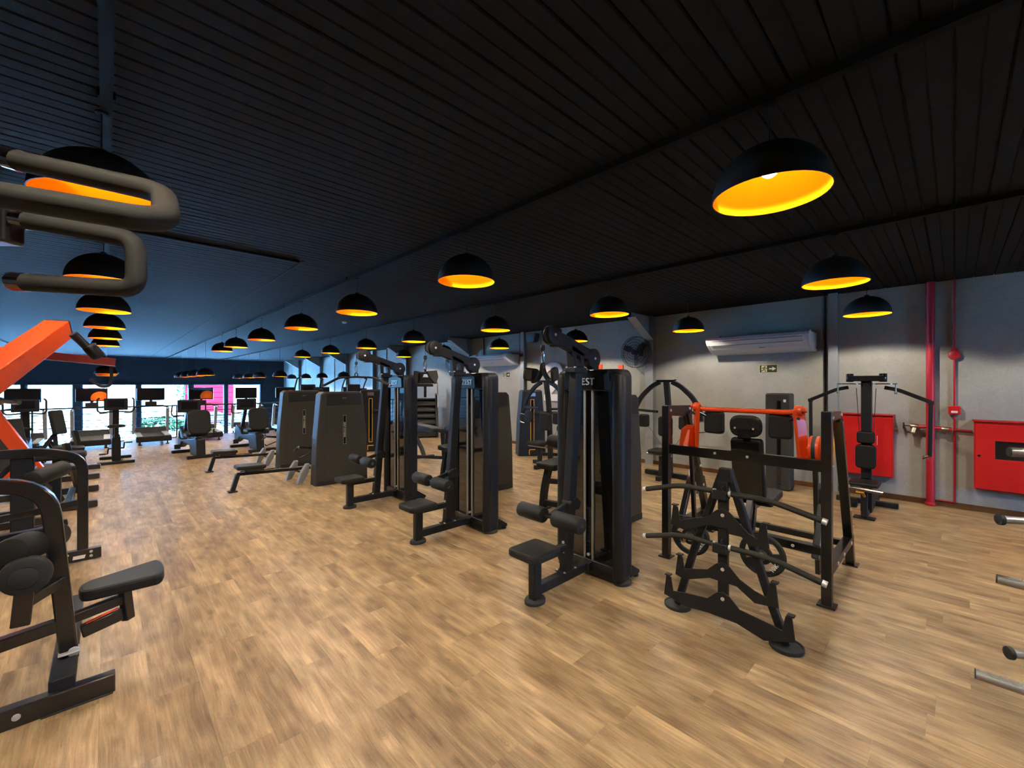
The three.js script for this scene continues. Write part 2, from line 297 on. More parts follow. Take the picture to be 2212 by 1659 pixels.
// outside: street, houses, bush, cars
single('back_yard_ground', 'pale ground outside the rear window', 'ground', [bx2(-60, 60, LOW - 0.4, LOW - 0.1, ZB + 0.3, 70)], M({ color: rgb(0.2, 0.2, 0.2), roughness: 0.9 }));
single('street_ground', 'pale sunlit street and pavement seen through the windows', 'street', [bx2(-120, 120, LOW - 0.4, LOW - 0.1, -130, ZF - 0.3)], M({ color: rgb(0.42, 0.43, 0.43), roughness: 0.9 }));
{
  const g = thing('red_house', 'bright red building with horizontal cladding across the street', 'building', [9.1, LOW - 0.1, -64]);
  part(g, 'wall', [bx(3.9, 9, 8, 0, 4.5, 0)], MP({ specularIntensity: 0, color: rgb(0.1, 0.003, 0.008), roughness: 0.7 }));
  const cl = MP({ specularIntensity: 0, color: rgb(0.13, 0.0045, 0.008), roughness: 0.6 }), bg = rb(3.9, 0.52, 0.05, 0, 0, 0, 0.01);
  for (let k = 0; k < 15; k++) { const m = part(g, 'cladding_board', bg, cl); m.position.set(0, 0.4 + k * 0.58, 4.03); }
  part(g, 'roof', [rb(4.4, 0.3, 8.6, 0, 9.15, 0)], mat.white);
  const w = thing('white_house', 'white building across the street left of the red one', 'building', [-9, LOW - 0.1, -82]);
  part(w, 'wall', [bx(38, 11, 8, 0, 5.5, 0)], M({ color: rgb(0.75, 0.75, 0.72), roughness: 0.8 }));
  for (let k = 0; k < 7; k++) { const m = part(w, 'window', [bx(1.8, 1.6, 0.1, -15 + k * 5, 5, 4.05)], M({ color: rgb(0.3, 0.34, 0.36), roughness: 0.3 })); part(m, 'window_sill', [bx(2.1, 0.12, 0.3, -15 + k * 5, 4.12, 4.15)], mat.white); }
  part(w, 'roof', [rb(38.6, 0.3, 8.6, 0, 11.15, 0)], mat.white);
  const leafM = MP({ specularIntensity: 0, color: rgb(0.014, 0.028, 0.011), roughness: 0.8 });
  const b = thing('bush', 'leafy green bush beyond the window left of the red house', 'bush', [3.1, LOW - 0.1, -44]);
  const leaf = [];
  for (let k = 0; k < 900; k++) { const a = rnd() * 6.283, q = Math.acos(1 - rnd() * 1.2), r = (0.75 + 0.3 * rnd()); leaf.push(new THREE.CircleGeometry(0.11, 5).rotateX(rnd() * 6).rotateY(rnd() * 6).translate(1.7 * r * Math.sin(q) * Math.cos(a), 1.0 + 1.0 * r * Math.cos(q), 1.1 * r * Math.sin(q) * Math.sin(a))); }
  part(b, 'foliage', leaf, leafM).userData.kind = 'stuff';
  part(b, 'trunk', [rod([0, 0, 0], [0, 1.2, 0], 0.06)], mat.brass);
  const tr = thing('thin_tree', 'slim dark street tree in front of the pale houses', 'tree', [5.4, LOW - 0.1, -52]);
  part(tr, 'trunk', [rod([0, 0, 0], [0.1, 5.5, 0], 0.09, 0.04)], mat.dark);
  const l2 = []; for (let k = 0; k < 260; k++) { const h = 2.6 + rnd() * 3.6, r = rnd() * (0.8 - Math.abs(h - 4.4) * 0.3); const a = rnd() * 6.283; l2.push(new THREE.CircleGeometry(0.1, 5).rotateX(rnd() * 6).rotateY(rnd() * 6).translate(r * Math.cos(a), h, r * Math.sin(a))); }
  part(tr, 'foliage', l2, leafM).userData.kind = 'stuff';
  const car = (x, z, col, label) => {
    const c = thing('car', label, 'car', [x, LOW - 0.1, z], 0, 'parked cars');
    const body = shp([[-2.1, 0.35], [-2.1, 0.75], [-1.95, 0.9], [-1.2, 0.98], [-0.6, 1.42], [0.9, 1.45], [1.6, 1.0], [2.0, 0.92], [2.12, 0.6], [2.1, 0.35]]);
    part(c, 'body', [ext(body, 1.7, 0.06)], MP({ color: col, roughness: 0.3, clearcoat: 1 }));
    part(c, 'window', [ext(shp([[-1.0, 0.98], [-0.5, 1.34], [0.85, 1.37], [1.35, 1.0]]), 1.72, 0.01)], mat.screen);
    for (const wx of [-1.3, 1.35]) for (const wz of [-0.78, 0.78]) part(c, 'wheel', [roll([wx, 0.32, wz - 0.1], [wx, 0.32, wz + 0.1], 0.32, 0.04)], mat.rubber);
  };
  car(11.5, -56, rgb(0.3, 0.3, 0.3), 'white parked car in front of the red house');
  car(8.3, -58, rgb(0.03, 0.035, 0.06), 'dark parked car left of the white car');
}
// ---------- pendant lamps ----------
function makeLamp(name, cord) {
  const g = new THREE.Group(); g.name = name;
  const R = 0.285, prof = [];
  for (let k = 0; k <= 16; k++) { const a = k / 16 * Math.PI / 2; prof.push([Math.max(0.012, R * Math.cos(a)), 0.27 * Math.sin(a)]); }
  const inner = prof.map(([x, y]) => [Math.max(0.01, x - 0.005), y * 0.98]);
  part(g, 'shade', lathe([...prof], 40), mat.shade);
  const sh = part(g, 'shade_lining', lathe([[R - 0.0005, -0.001], ...inner], 40), mat.lining, 'glowing orange inside of the shade');
  part(g, 'rim', lathe([[R - 0.004, -0.002], [R + 0.002, -0.002], [R + 0.002, 0.006], [R, 0.008]], 40), mat.shade);
  part(g, 'socket', [roll([0, 0.2, 0], [0, 0.29, 0], 0.028, 0.006, 16)], mat.dark);
  part(g, 'bulb', lathe([[0.0001, 0.1], [0.02, 0.103], [0.036, 0.115], [0.042, 0.135], [0.036, 0.16], [0.024, 0.185], [0.022, 0.2]], 20), mat.bulb, 'white bulb');
  part(g, 'cord', [rod([0, 0.27, 0], [0, cord, 0], 0.004, 0.004, 8)], mat.cable);
  part(g, 'ceiling_cup', [roll([0, cord - 0.012, 0], [0, cord, 0], 0.03, 0.004, 16)], mat.strut);
  const l = new THREE.SpotLight(LAMP.color, LAMP.cd, 0, 1.25, 0.12, 2); l.name = 'lamp_light'; l.position.set(0, 0.115, 0); l.target.position.set(0, -1, 0); l.target.name = 'lamp_aim'; l.castShadow = true; l.shadow.radius = 2; g.add(l, l.target);
  const gl = new THREE.PointLight(LAMP.color, LAMP.glow, 0, 2); gl.name = 'bulb_light'; gl.position.set(0, 0.135, 0); gl.castShadow = true; gl.shadow.radius = 2; g.add(gl);
  return g;
}
{
  const HI = 2.93, LO = 2.22, hi = makeLamp('pendant_lamp', CH - 0.066 - HI), hiC = makeLamp('pendant_lamp', CH - 0.001 - HI), lo = makeLamp('pendant_lamp', CH - 0.066 - LO), loC = makeLamp('pendant_lamp', CH - 0.001 - LO);
  const nth = ['nearest', 'second', 'third', 'fourth', 'fifth', 'sixth', 'seventh', 'eighth'];
  const rows = [
    [-0.02, [-3.33, -5.9, -8.31, -10.77, -13.28, -15.84], 'row over the left aisle', 'lamps over the left aisle', hi],
    [2.62, [-0.7, -3.4, -5.98, -8.4, -11.2, -13.9, -15.9], 'row by the pulldown machines', 'lamps over the pulldown machines', hi],
    [5.4, [-0.85, -3.55, -6.1, -9.1, -11.7, -14.4, -17.2], 'row over the middle of the gym', 'lamps over the middle of the gym', hi],
    [8.15, [-0.9, -3.57, -6.3, -9.04, -11.8, -14.46], 'row along the grey wall', 'lamps along the grey wall', hiC],
    [-2.75, [1.9, -0.7, -3.4, -5.98, -8.4, -11.2, -13.9, -16.4], 'row left of the aisle', 'lamps left of the aisle', hi],
  ];
  for (const [x, zs, where, group, proto] of rows) zs.forEach((z, i) => {
    const o = copyOf(proto, [x, HI, z], `black dome pendant lamp, ${nth[i]} in the ${where}`); o.userData.category = 'lamp'; o.userData.group = group;
  });
  [[0, 1.9, hi, 'left aisle'], [-0.02, -0.75, hi, 'left aisle, overhead'], [2.62, 1.9, hi, 'pulldown machines'], [5.4, 1.9, hi, 'middle of the gym'], [8.15, 1.9, hiC, 'grey wall']].forEach(([x, z, p, w]) => { const o = copyOf(p, [x, HI, z], `black dome lamp behind the camera, row of the ${w}`); o.userData.category = 'lamp'; o.userData.group = 'lamps behind the camera'; });
  const low = [[0, [-18.4, -21.0, -23.6], 'left aisle', lo], [2.62, [-18.96, -21.3, -23.6, -25.85], 'pulldown row', lo], [5.4, [-20.1, -23.5, -25.6, -28], 'middle row', lo], [8.15, [-20.1, -22.9, -25.4, -27.9], 'wall row', loC], [-2.75, [-19, -21.4], 'far left row', lo]];
  for (const [x, zs, w, p] of low) zs.forEach((z, i) => { const o = copyOf(p, [x, LO, z], `low black dome lamp by the street windows, ${nth[i]} of the ${w}`); o.userData.category = 'lamp'; o.userData.group = 'low lamps beyond the railing'; });
}
// ---------- cable pulldown machines: seat, leaning column, arm with pulleys, weight tower ----------
const bolt = (x, y, z, ax, r = 0.011) => { const d = { x: [1, 0, 0], y: [0, 1, 0], z: [0, 0, 1] }[ax]; return roll([x - d[0] * 0.006, y - d[1] * 0.006, z - d[2] * 0.006], [x + d[0] * 0.006, y + d[1] * 0.006, z + d[2] * 0.006], r, 0.003, 10); };
const foot = (w, d, x, z) => lathe([[0.0001, 0], [0.5, 0], [0.5, 0.022], [0.46, 0.034], [0.0001, 0.034]], 28).scale(w, 1, d).translate(x, 0.001, z);
function makePulldown() {
  const g = new THREE.Group(); g.name = 'lat_pulldown_machine';
  // seat on its post, and the base beam
  part(g, 'seat', [pad(0.37, 0.34, 0.07, 0.06).rotateX(-Math.PI / 2).translate(0, 0.44, 0)], mat.vinyl, 'black padded seat');
  const post = part(g, 'seat_post', [rb(0.1, 0.40, 0.085, 0, 0.22, 0, 0.02)], mat.powder);
  part(post, 'foot_pad', foot(0.2, 0.17, 0, 0), mat.rubber);
  part(g, 'seat_bracket', [bar([0.02, 0.375, 0], [0.43, 0.375, 0], 0.07, 0.06)], mat.powder);
  part(g, 'base_beam', [rb(0.82, 0.085, 0.085, 0.42, 0.105, 0, 0.012)], mat.powder);
  const col = part(g, 'column', [bar([0.42, 0.1, 0], [0.585, 2.04, 0], 0.085, 0.105, 0.012), rb(0.19, 0.012, 0.12, 0.43, 0.152, 0)], mat.powder);
  each(col, 'bolt', [bolt(0.35, 0.16, 0.045, 'y'), bolt(0.51, 0.16, 0.045, 'y'), bolt(0.35, 0.16, -0.045, 'y'), bolt(0.385, 0.42, 0.0, 'x', 0.014), bolt(0.39, 0.33, 0, 'x', 0.014)], mat.bolt);
  // thigh rollers on an adjustable arm
  part(g, 'roller_arm', [bar([0.5, 0.78, 0], [0.2, 0.705, 0], 0.04, 0.05), rod([0.19, 0.7, -0.2], [0.19, 0.7, 0.2], 0.016), roll([0.47, 0.77, -0.045], [0.47, 0.77, 0.06], 0.055, 0.008), ext(shp([[0, 0], [0.13, 0], [0.16, 0.06], [0.1, 0.12], [0.02, 0.1]]), 0.012, 0.002).translate(0.42, 0.71, 0.055)], mat.powder);
  for (const s of [-1, 1]) { const r = part(g, 'thigh_roller', [roll([0.19, 0.7, s * 0.06], [0.19, 0.7, s * 0.365], 0.072, 0.018)], mat.vinyl); part(r, 'end_cap', [roll([0.19, 0.7, s * 0.345], [0.19, 0.7, s * 0.366], 0.02, 0.004, 12)], mat.chrome); }
  // tower: rounded side posts, header, gloss panels, guide rods
  const sh = rrect(0.78, 2.03, 0.09), hole = new THREE.Path(); hole.moveTo(-0.275, -0.9); hole.lineTo(-0.275, 0.80); hole.lineTo(0.275, 0.80); hole.lineTo(0.275, -0.9); hole.lineTo(-0.275, -0.9); sh.holes.push(hole);
  const tower = part(g, 'tower_shell', [ext(sh, 0.2, 0.03).rotateY(-Math.PI / 2).translate(0.86, 1.03, 0)], mat.powder);
  part(tower, 'header_panel', [rb(0.012, 0.2, 0.56, 0.765, 1.94, 0, 0.01)], mat.plexi);
  for (const s of [-1, 1]) part(tower, 'foot_pad', foot(0.2, 0.16, 0.86, s * 0.335), mat.rubber);
  part(tower, 'post_cover', [roll([0.8, 0.03, 0.34], [0.8, 2.0, 0.34], 0.06, 0.03, 24), roll([0.8, 0.03, -0.34], [0.8, 2.0, -0.34], 0.06, 0.03, 24)], mat.powder);
  for (const s of [-1, 1]) part(g, 'front_panel', [rb(0.008, 1.72, 0.222, 0.80, 0.975, s * 0.166, 0.003)], mat.plexi, 'glossy black panel');
  part(g, 'rear_cover', [rb(0.02, 1.9, 0.6, 0.93, 1.0, 0)], mat.dark);
  part(g, 'guide_rod', [rod([0.785, 0.12, -0.047], [0.785, 1.84, -0.047], 0.0125)], mat.rods);
  part(g, 'guide_rod', [rod([0.785, 0.12, 0.047], [0.785, 1.84, 0.047], 0.0125)], mat.rods);
  const st = part(g, 'weight_stack', [rb(0.1, 0.02, 0.085, 0.86, 0.16, 0)], mat.dark);
  for (let k = 0; k < 14; k++) part(st, 'weight_plate', [rb(0.09, 0.034, 0.4, 0.872, 0.16 + k * 0.037, 0, 0.004)], mat.dark);
  part(g, 'selector_pin', [roll([0.77, 0.2, 0], [0.80, 0.2, 0], 0.016, 0.004, 12)], mat.bolt);
  part(g, 'base_sill', [rb(0.06, 0.14, 0.6, 0.79, 0.09, 0, 0.01), rb(0.12, 0.09, 0.12, 0.76, 0.1, 0, 0.01)], mat.gloss);
  const L = part(g, 'letters', [text('ZEST', 0.07, 0.006).rotateY(-Math.PI / 2).translate(0.757, 1.925, -0.02)], mat.letters, 'silver letters reading ZEST');
  for (const s of [-1, 1]) { const f = part(g, 'rear_foot', [ext(shp([[0, 0.03], [0.16, 0.03], [0.16, 0.06], [0, 0.16]]), 0.05, 0.004).translate(0.96, 0, s * 0.345)], mat.powder); part(f, 'rubber_foot', [roll([1.08, 0.001, s * 0.345], [1.08, 0.035, s * 0.345], 0.032, 0.008, 14)], mat.rubber); }
  // arm with two pulleys, bracket on the column, cable
  const a0 = V(0.2, 2.35, 0), a1 = V(0.83, 2.165, 0);
  const arm = part(g, 'pulley_arm', [bar(a0.clone().lerp(a1, 0.12), a0.clone().lerp(a1, 0.9), 0.075, 0.12, 0.012), roll([0.22, 2.345, -0.045], [0.22, 2.345, 0.045], 0.088, 0.01, 28), rb(0.1, 0.17, 0.088, 0.275, 2.325, 0, 0.02), roll([0.83, 2.155, -0.045], [0.83, 2.155, 0.045], 0.1, 0.01, 28), rb(0.12, 0.16, 0.088, 0.855, 2.1, 0, 0.03)], mat.powder);
  each(arm, 'axle_bolt', [bolt(0.22, 2.345, 0.047, 'z', 0.014), bolt(0.83, 2.155, 0.047, 'z', 0.014)], mat.bolt);
  const pul = part(arm, 'pulley', [lathe([[0.02, -0.014], [0.07, -0.014], [0.062, 0], [0.07, 0.014], [0.02, 0.014]], 24).rotateX(Math.PI / 2).translate(0.168, 2.345, 0)], mat.rubber);
  part(g, 'arm_bracket', [ext((() => { const s = shp([[0.5, 2.0], [0.66, 2.0], [0.66, 2.2], [0.47, 2.27]]); const h = new THREE.Path([[0.54, 2.08], [0.62, 2.08], [0.6, 2.17], [0.54, 2.19]].map((p) => new THREE.Vector2(...p))); s.holes.push(h); return s; })(), 0.075, 0.005), rb(0.19, 0.05, 0.11, 0.585, 2.035, 0)], mat.powder);
  each(g, 'bracket_bolt', [bolt(0.5, 2.06, 0.05, 'y', 0.012), bolt(0.66, 2.06, 0.05, 'y', 0.012), bolt(0.5, 2.06, -0.05, 'y', 0.012), bolt(0.7, 2.06, -0.05, 'y', 0.012)], mat.bolt);
  each(g, 'cable', [rod([0.1, 2.345, 0], [0.1, 2.2, 0], 0.0035, 0.0035, 8), rod([0.875, 2.06, 0], [0.875, 0.7, 0], 0.0035, 0.0035, 8)], mat.cable);
  const cl = part(g, 'cable_stop', [roll([0.1, 2.2, 0], [0.1, 2.245, 0], 0.02, 0.004, 14), roll([0.1, 2.19, 0], [0.1, 2.2, 0], 0.013, 0.003, 12)], mat.rubber);
  part(cl, 'carabiner', [tube([[0.1, 2.195, 0], [0.082, 2.16, 0], [0.085, 2.09, 0], [0.1, 2.07, 0], [0.116, 2.09, 0], [0.118, 2.16, 0], [0.1, 2.195, 0]], 0.005, [0, 0, 1], 0.02)], mat.chrome);
  return g;
}
const LATZ = [-2.53, -4.45, -6.42];
{
  const m = makePulldown(); const c = ['nearest the camera', 'in the middle of three', 'farthest of the three'];
  LATZ.forEach((z, i) => { const o = copyOf(m, [2.70, 0, z], `black lat pulldown machine with padded seat, ${c[i]}`); o.userData.category = 'gym machine'; o.userData.group = 'lat pulldown machines in a row'; });
}
// grips hanging from the three cables
{
  const x = 2.8;
  let g = thing('close_grip_handle', 'black close-grip paddle handle hanging from the nearest pulldown machine', 'handle', [x, 2.07, LATZ[0]]);
  part(g, 'yoke', [rtube([[0, 0, 0], [0, -0.06, 0.01], [0, -0.13, 0.06], [0, -0.15, 0.12]], 0.03, 0.05, [1, 0, 0], 0.04), rtube([[0, 0, 0], [0, -0.06, -0.01], [0, -0.13, -0.06], [0, -0.15, -0.12]], 0.03, 0.05, [1, 0, 0], 0.04), roll([0, -0.02, 0], [0, 0.02, 0], 0.02, 0.004)], mat.powder);
  for (const s of [-1, 1]) part(g, 'paddle', [pad(0.15, 0.12, 0.05, 0.04).rotateY(s * 0.5).rotateZ(s * 0.12).translate(0, -0.085, s * 0.14)], mat.foam);
  g = thing('wide_paddle_handle', 'dark winged paddle handle hanging from the middle pulldown machine', 'handle', [x, 2.07, LATZ[1]]);
  g.scale.setScalar(0.72);
  part(g, 'yoke', [rb(0.05, 0.04, 0.36, 0, -0.05, 0, 0.012), roll([0, -0.05, 0], [0, 0.01, 0], 0.018, 0.004)], mat.powder);
  for (const s of [-1, 1]) part(g, 'paddle', [ext(shp([[-0.1, 0.02], [0.1, 0.02], [0.09, -0.1], [0.02, -0.2], [-0.02, -0.2], [-0.08, -0.09]]), 0.045, 0.012).rotateZ(s * 0.1).rotateX(s * -0.35).translate(0, -0.04, s * 0.2)], mat.foam);
  g = thing('lat_bar', 'long bent lat bar hanging from the farthest pulldown machine', 'bar', [x, 2.07, LATZ[2]], 0.468);
  part(g, 'bar', [tube([[0, -0.19, -0.62], [0, -0.07, -0.33], [0, -0.06, 0], [0, -0.07, 0.33], [0, -0.19, 0.62]], 0.015, [1, 0, 0], 0.1)], mat.powder);
  for (const s of [-1, 1]) { part(g, 'grip_sleeve', [rod([0, -0.07, s * 0.33], [0, -0.185, s * 0.61], 0.019)], mat.foam); part(g, 'end_cap', [rod([0, -0.185, s * 0.61], [0, -0.195, s * 0.635], 0.018)], mat.chrome); }
  part(g, 'eyelet', [new THREE.TorusGeometry(0.028, 0.008, 8, 20).rotateY(Math.PI / 2).translate(0, -0.028, 0), rb(0.03, 0.03, 0.12, 0, -0.06, 0)], mat.powder);
}
// ---------- selectorized machines with tapered shrouds ----------
const badgeTex = canvasTex(64, 512, (c, w, h) => { c.fillStyle = '#050505'; c.fillRect(0, 0, w, h); c.strokeStyle = '#b9b3a6'; c.lineWidth = 5; c.strokeRect(3, 3, w - 6, h - 6); c.save(); c.translate(w / 2, h / 2); c.rotate(Math.PI / 2); c.fillStyle = '#d8d4cc'; c.font = 'bold 42px sans-serif'; c.textAlign = 'center'; c.textBaseline = 'middle'; c.fillText('ZEST FITNESS', 0, 2, 360); c.restore(); });
const badgeMat = M({ map: badgeTex, roughness: 0.35 });
// shroud whose broad face looks along +z; width w, depth d; front edge post on its -x side
function shroud(g, x0, x1, z0, z1, H = 1.75, badge = true) {
  const cx = (x0 + x1) / 2, w = x1 - x0, d = z0 - z1, s = shp([[-w / 2, 0], [w / 2, 0], [w / 2 - 0.02, 0.9], [w / 2 - 0.1, H - 0.05], [w / 2 - 0.16, H], [-w / 2 + 0.16, H], [-w / 2 + 0.1, H - 0.05], [-w / 2 + 0.03, 0.9]]);
  const b = part(g, 'shroud', [ext(s, d, 0.03).translate(cx, 0.001, (z0 + z1) / 2)], mat.shroud);
  const bw = w - 0.34;
  part(b, 'top_band', [rb(bw, 0.22, 0.02, cx + 0.03, H - 0.14, z0 - 0.004, 0.008)], mat.band);
  part(b, 'side_panel', [ext(shp([[-bw / 2 - 0.03, 0.1], [bw / 2 + 0.06, 0.1], [bw / 2, H - 0.26], [-bw / 2, H - 0.26]]), 0.02, 0.006).translate(cx + 0.03, 0, z0 - 0.004)], mat.shroud);
  part(b, 'kick_plate', [rb(w - 0.06, 0.08, 0.02, cx, 0.045, z0 + 0.002, 0.005)], mat.band);
  if (badge) part(b, 'badge', [bx(0.06, 0.56, 0.006, cx + 0.03, 1.02, z0 + 0.011)], badgeMat, 'vertical badge reading ZEST FITNESS');
  if (badge) part(b, 'logo', [text('ZEST', 0.026, 0.004).translate(cx + 0.03, H - 0.12, z0 + 0.006)], mat.letters);
  return b;
}
function makeRow(z, label) {
  const g = thing('seated_row_machine', label, 'gym machine', [0, 0, z], 0, 'seated row machines');
  shroud(g, 2.79, 3.8, 0.62, 0.32);
  part(g, 'tower_back', [ext(shp([[-0.36, 0], [0.36, 0], [0.32, 1.66], [-0.32, 1.66]]), 0.36, 0.02).translate(3.36, 0.001, 0.12)], mat.band);
  const leg = part(g, 'leg', [bar([1.6, 0.02, 0], [1.68, 0.3, 0], 0.09, 0.07), rb(0.14, 0.02, 0.14, 1.6, 0.011, 0)], mat.powder);
  part(g, 'rail', [bar([1.66, 0.3, 0], [2.9, 0.255, 0], 0.06, 0.05)], mat.powder);
  each(g, 'slide_rod', [rod([1.72, 0.335, 0.03], [2.4, 0.315, 0.03], 0.012), rod([1.72, 0.335, -0.03], [2.4, 0.315, -0.03], 0.012)], mat.chrome);
  part(g, 'seat', [pad(0.46, 0.34, 0.07, 0.05).rotateX(-Math.PI / 2).rotateZ(-0.03).translate(1.87, 0.415, 0)], mat.vinyl);
  part(g, 'seat_carriage', [rb(0.3, 0.05, 0.16, 1.93, 0.352, 0)], mat.gloss);
  for (const s of [-1, 1]) part(g, 'foot_plate', [ext(shp([[0, 0], [0.1, 0.02], [0.2, 0.2], [0.22, 0.36], [0.16, 0.36], [0.06, 0.2]]), 0.11, 0.012).translate(2.52 + (s > 0 ? 0.06 : 0), 0.02, s * 0.24)], mat.greyplate, 'grey curved foot plate');
  part(g, 'foot_bar', [rod([2.68, 0.2, -0.24], [2.74, 0.2, 0.24], 0.02)], mat.powder);
  const hd = part(g, 'handle_bars', [tube([[2.95, 0.66, 0.1], [2.66, 0.69, 0.1], [2.6, 0.62, 0.1]], 0.014, [0, 0, 1], 0.05), tube([[2.95, 0.62, -0.08], [2.7, 0.66, -0.08], [2.62, 0.6, -0.08]], 0.014, [0, 0, 1], 0.05), tube([[2.95, 0.56, 0.03], [2.78, 0.5, 0.03], [2.68, 0.46, 0.03], [2.66, 0.5, 0.03]], 0.012, [0, 0, 1], 0.05)], mat.powder);
  each(hd, 'knob', [ball(2.66, 0.69, 0.1, 0.026), ball(2.7, 0.66, -0.08, 0.026)], mat.chrome);
}
makeRow(-8.78, 'seated row machine with rail seat and tall grey shroud, nearer of two');
makeRow(-11.1, 'seated row machine with rail seat and tall grey shroud, farther of two');
// leg machines whose shrouds stand behind the pulldown towers: seat and rollers on the far side
function makeLegMachine(x, z, label) {
  const g = thing('leg_extension_machine', label, 'gym machine', [x, 0, z], 0, 'leg machines behind the pulldown towers');
  shroud(g, -0.85, 0.24, 0, -0.4);
  const ped = part(g, 'seat_pedestal', [rtube([[-0.42, 0.02, -1.3], [-0.4, 0.3, -1.29], [-0.34, 0.62, -1.25]], 0.1, 0.09, [0, 0, 1], 0.2), rb(0.2, 0.02, 0.16, -0.42, 0.011, -1.3)], mat.powder);
  part(g, 'base_beam', [bar([-0.42, 0.1, -1.28], [-0.2, 0.1, -0.3], 0.08, 0.08), bar([-0.38, 0.42, -1.27], [-0.1, 0.46, -0.35], 0.07, 0.07)], mat.powder);
  part(g, 'seat', [pad(0.5, 0.4, 0.09, 0.07).rotateX(-Math.PI / 2).rotateZ(0.05).translate(-0.25, 0.67, -1.2)], mat.vinyl);
  part(g, 'backrest', [pad(0.4, 0.34, 0.08, 0.06).rotateY(Math.PI / 2).rotateZ(-0.15).translate(0.12, 1.0, -1.2)], mat.vinyl);
  part(g, 'roller_arm', [bar([-0.2, 0.62, -0.85], [-0.28, 1.02, -0.9], 0.05, 0.05), rod([-0.28, 1.02, -1.2], [-0.28, 1.02, -0.6], 0.014)], mat.powder);
  part(g, 'roller', [roll([-0.28, 1.02, -1.28], [-0.28, 1.02, -0.86], 0.1, 0.03)], mat.vinyl);
  part(g, 'roller', [roll([-0.22, 1.22, -1.16], [-0.22, 1.22, -0.94], 0.06, 0.02)], mat.vinyl);
  part(g, 'counter_disc', [roll([-0.08, 0.5, -0.7], [-0.08, 0.5, -0.66], 0.13, 0.01)], mat.powder);
}
makeLegMachine(5.24, -3.05, 'leg machine with tall grey shroud behind the nearest pulldown tower');
makeLegMachine(5.16, -5.6, 'leg machine with tall grey shroud behind the middle pulldown tower');
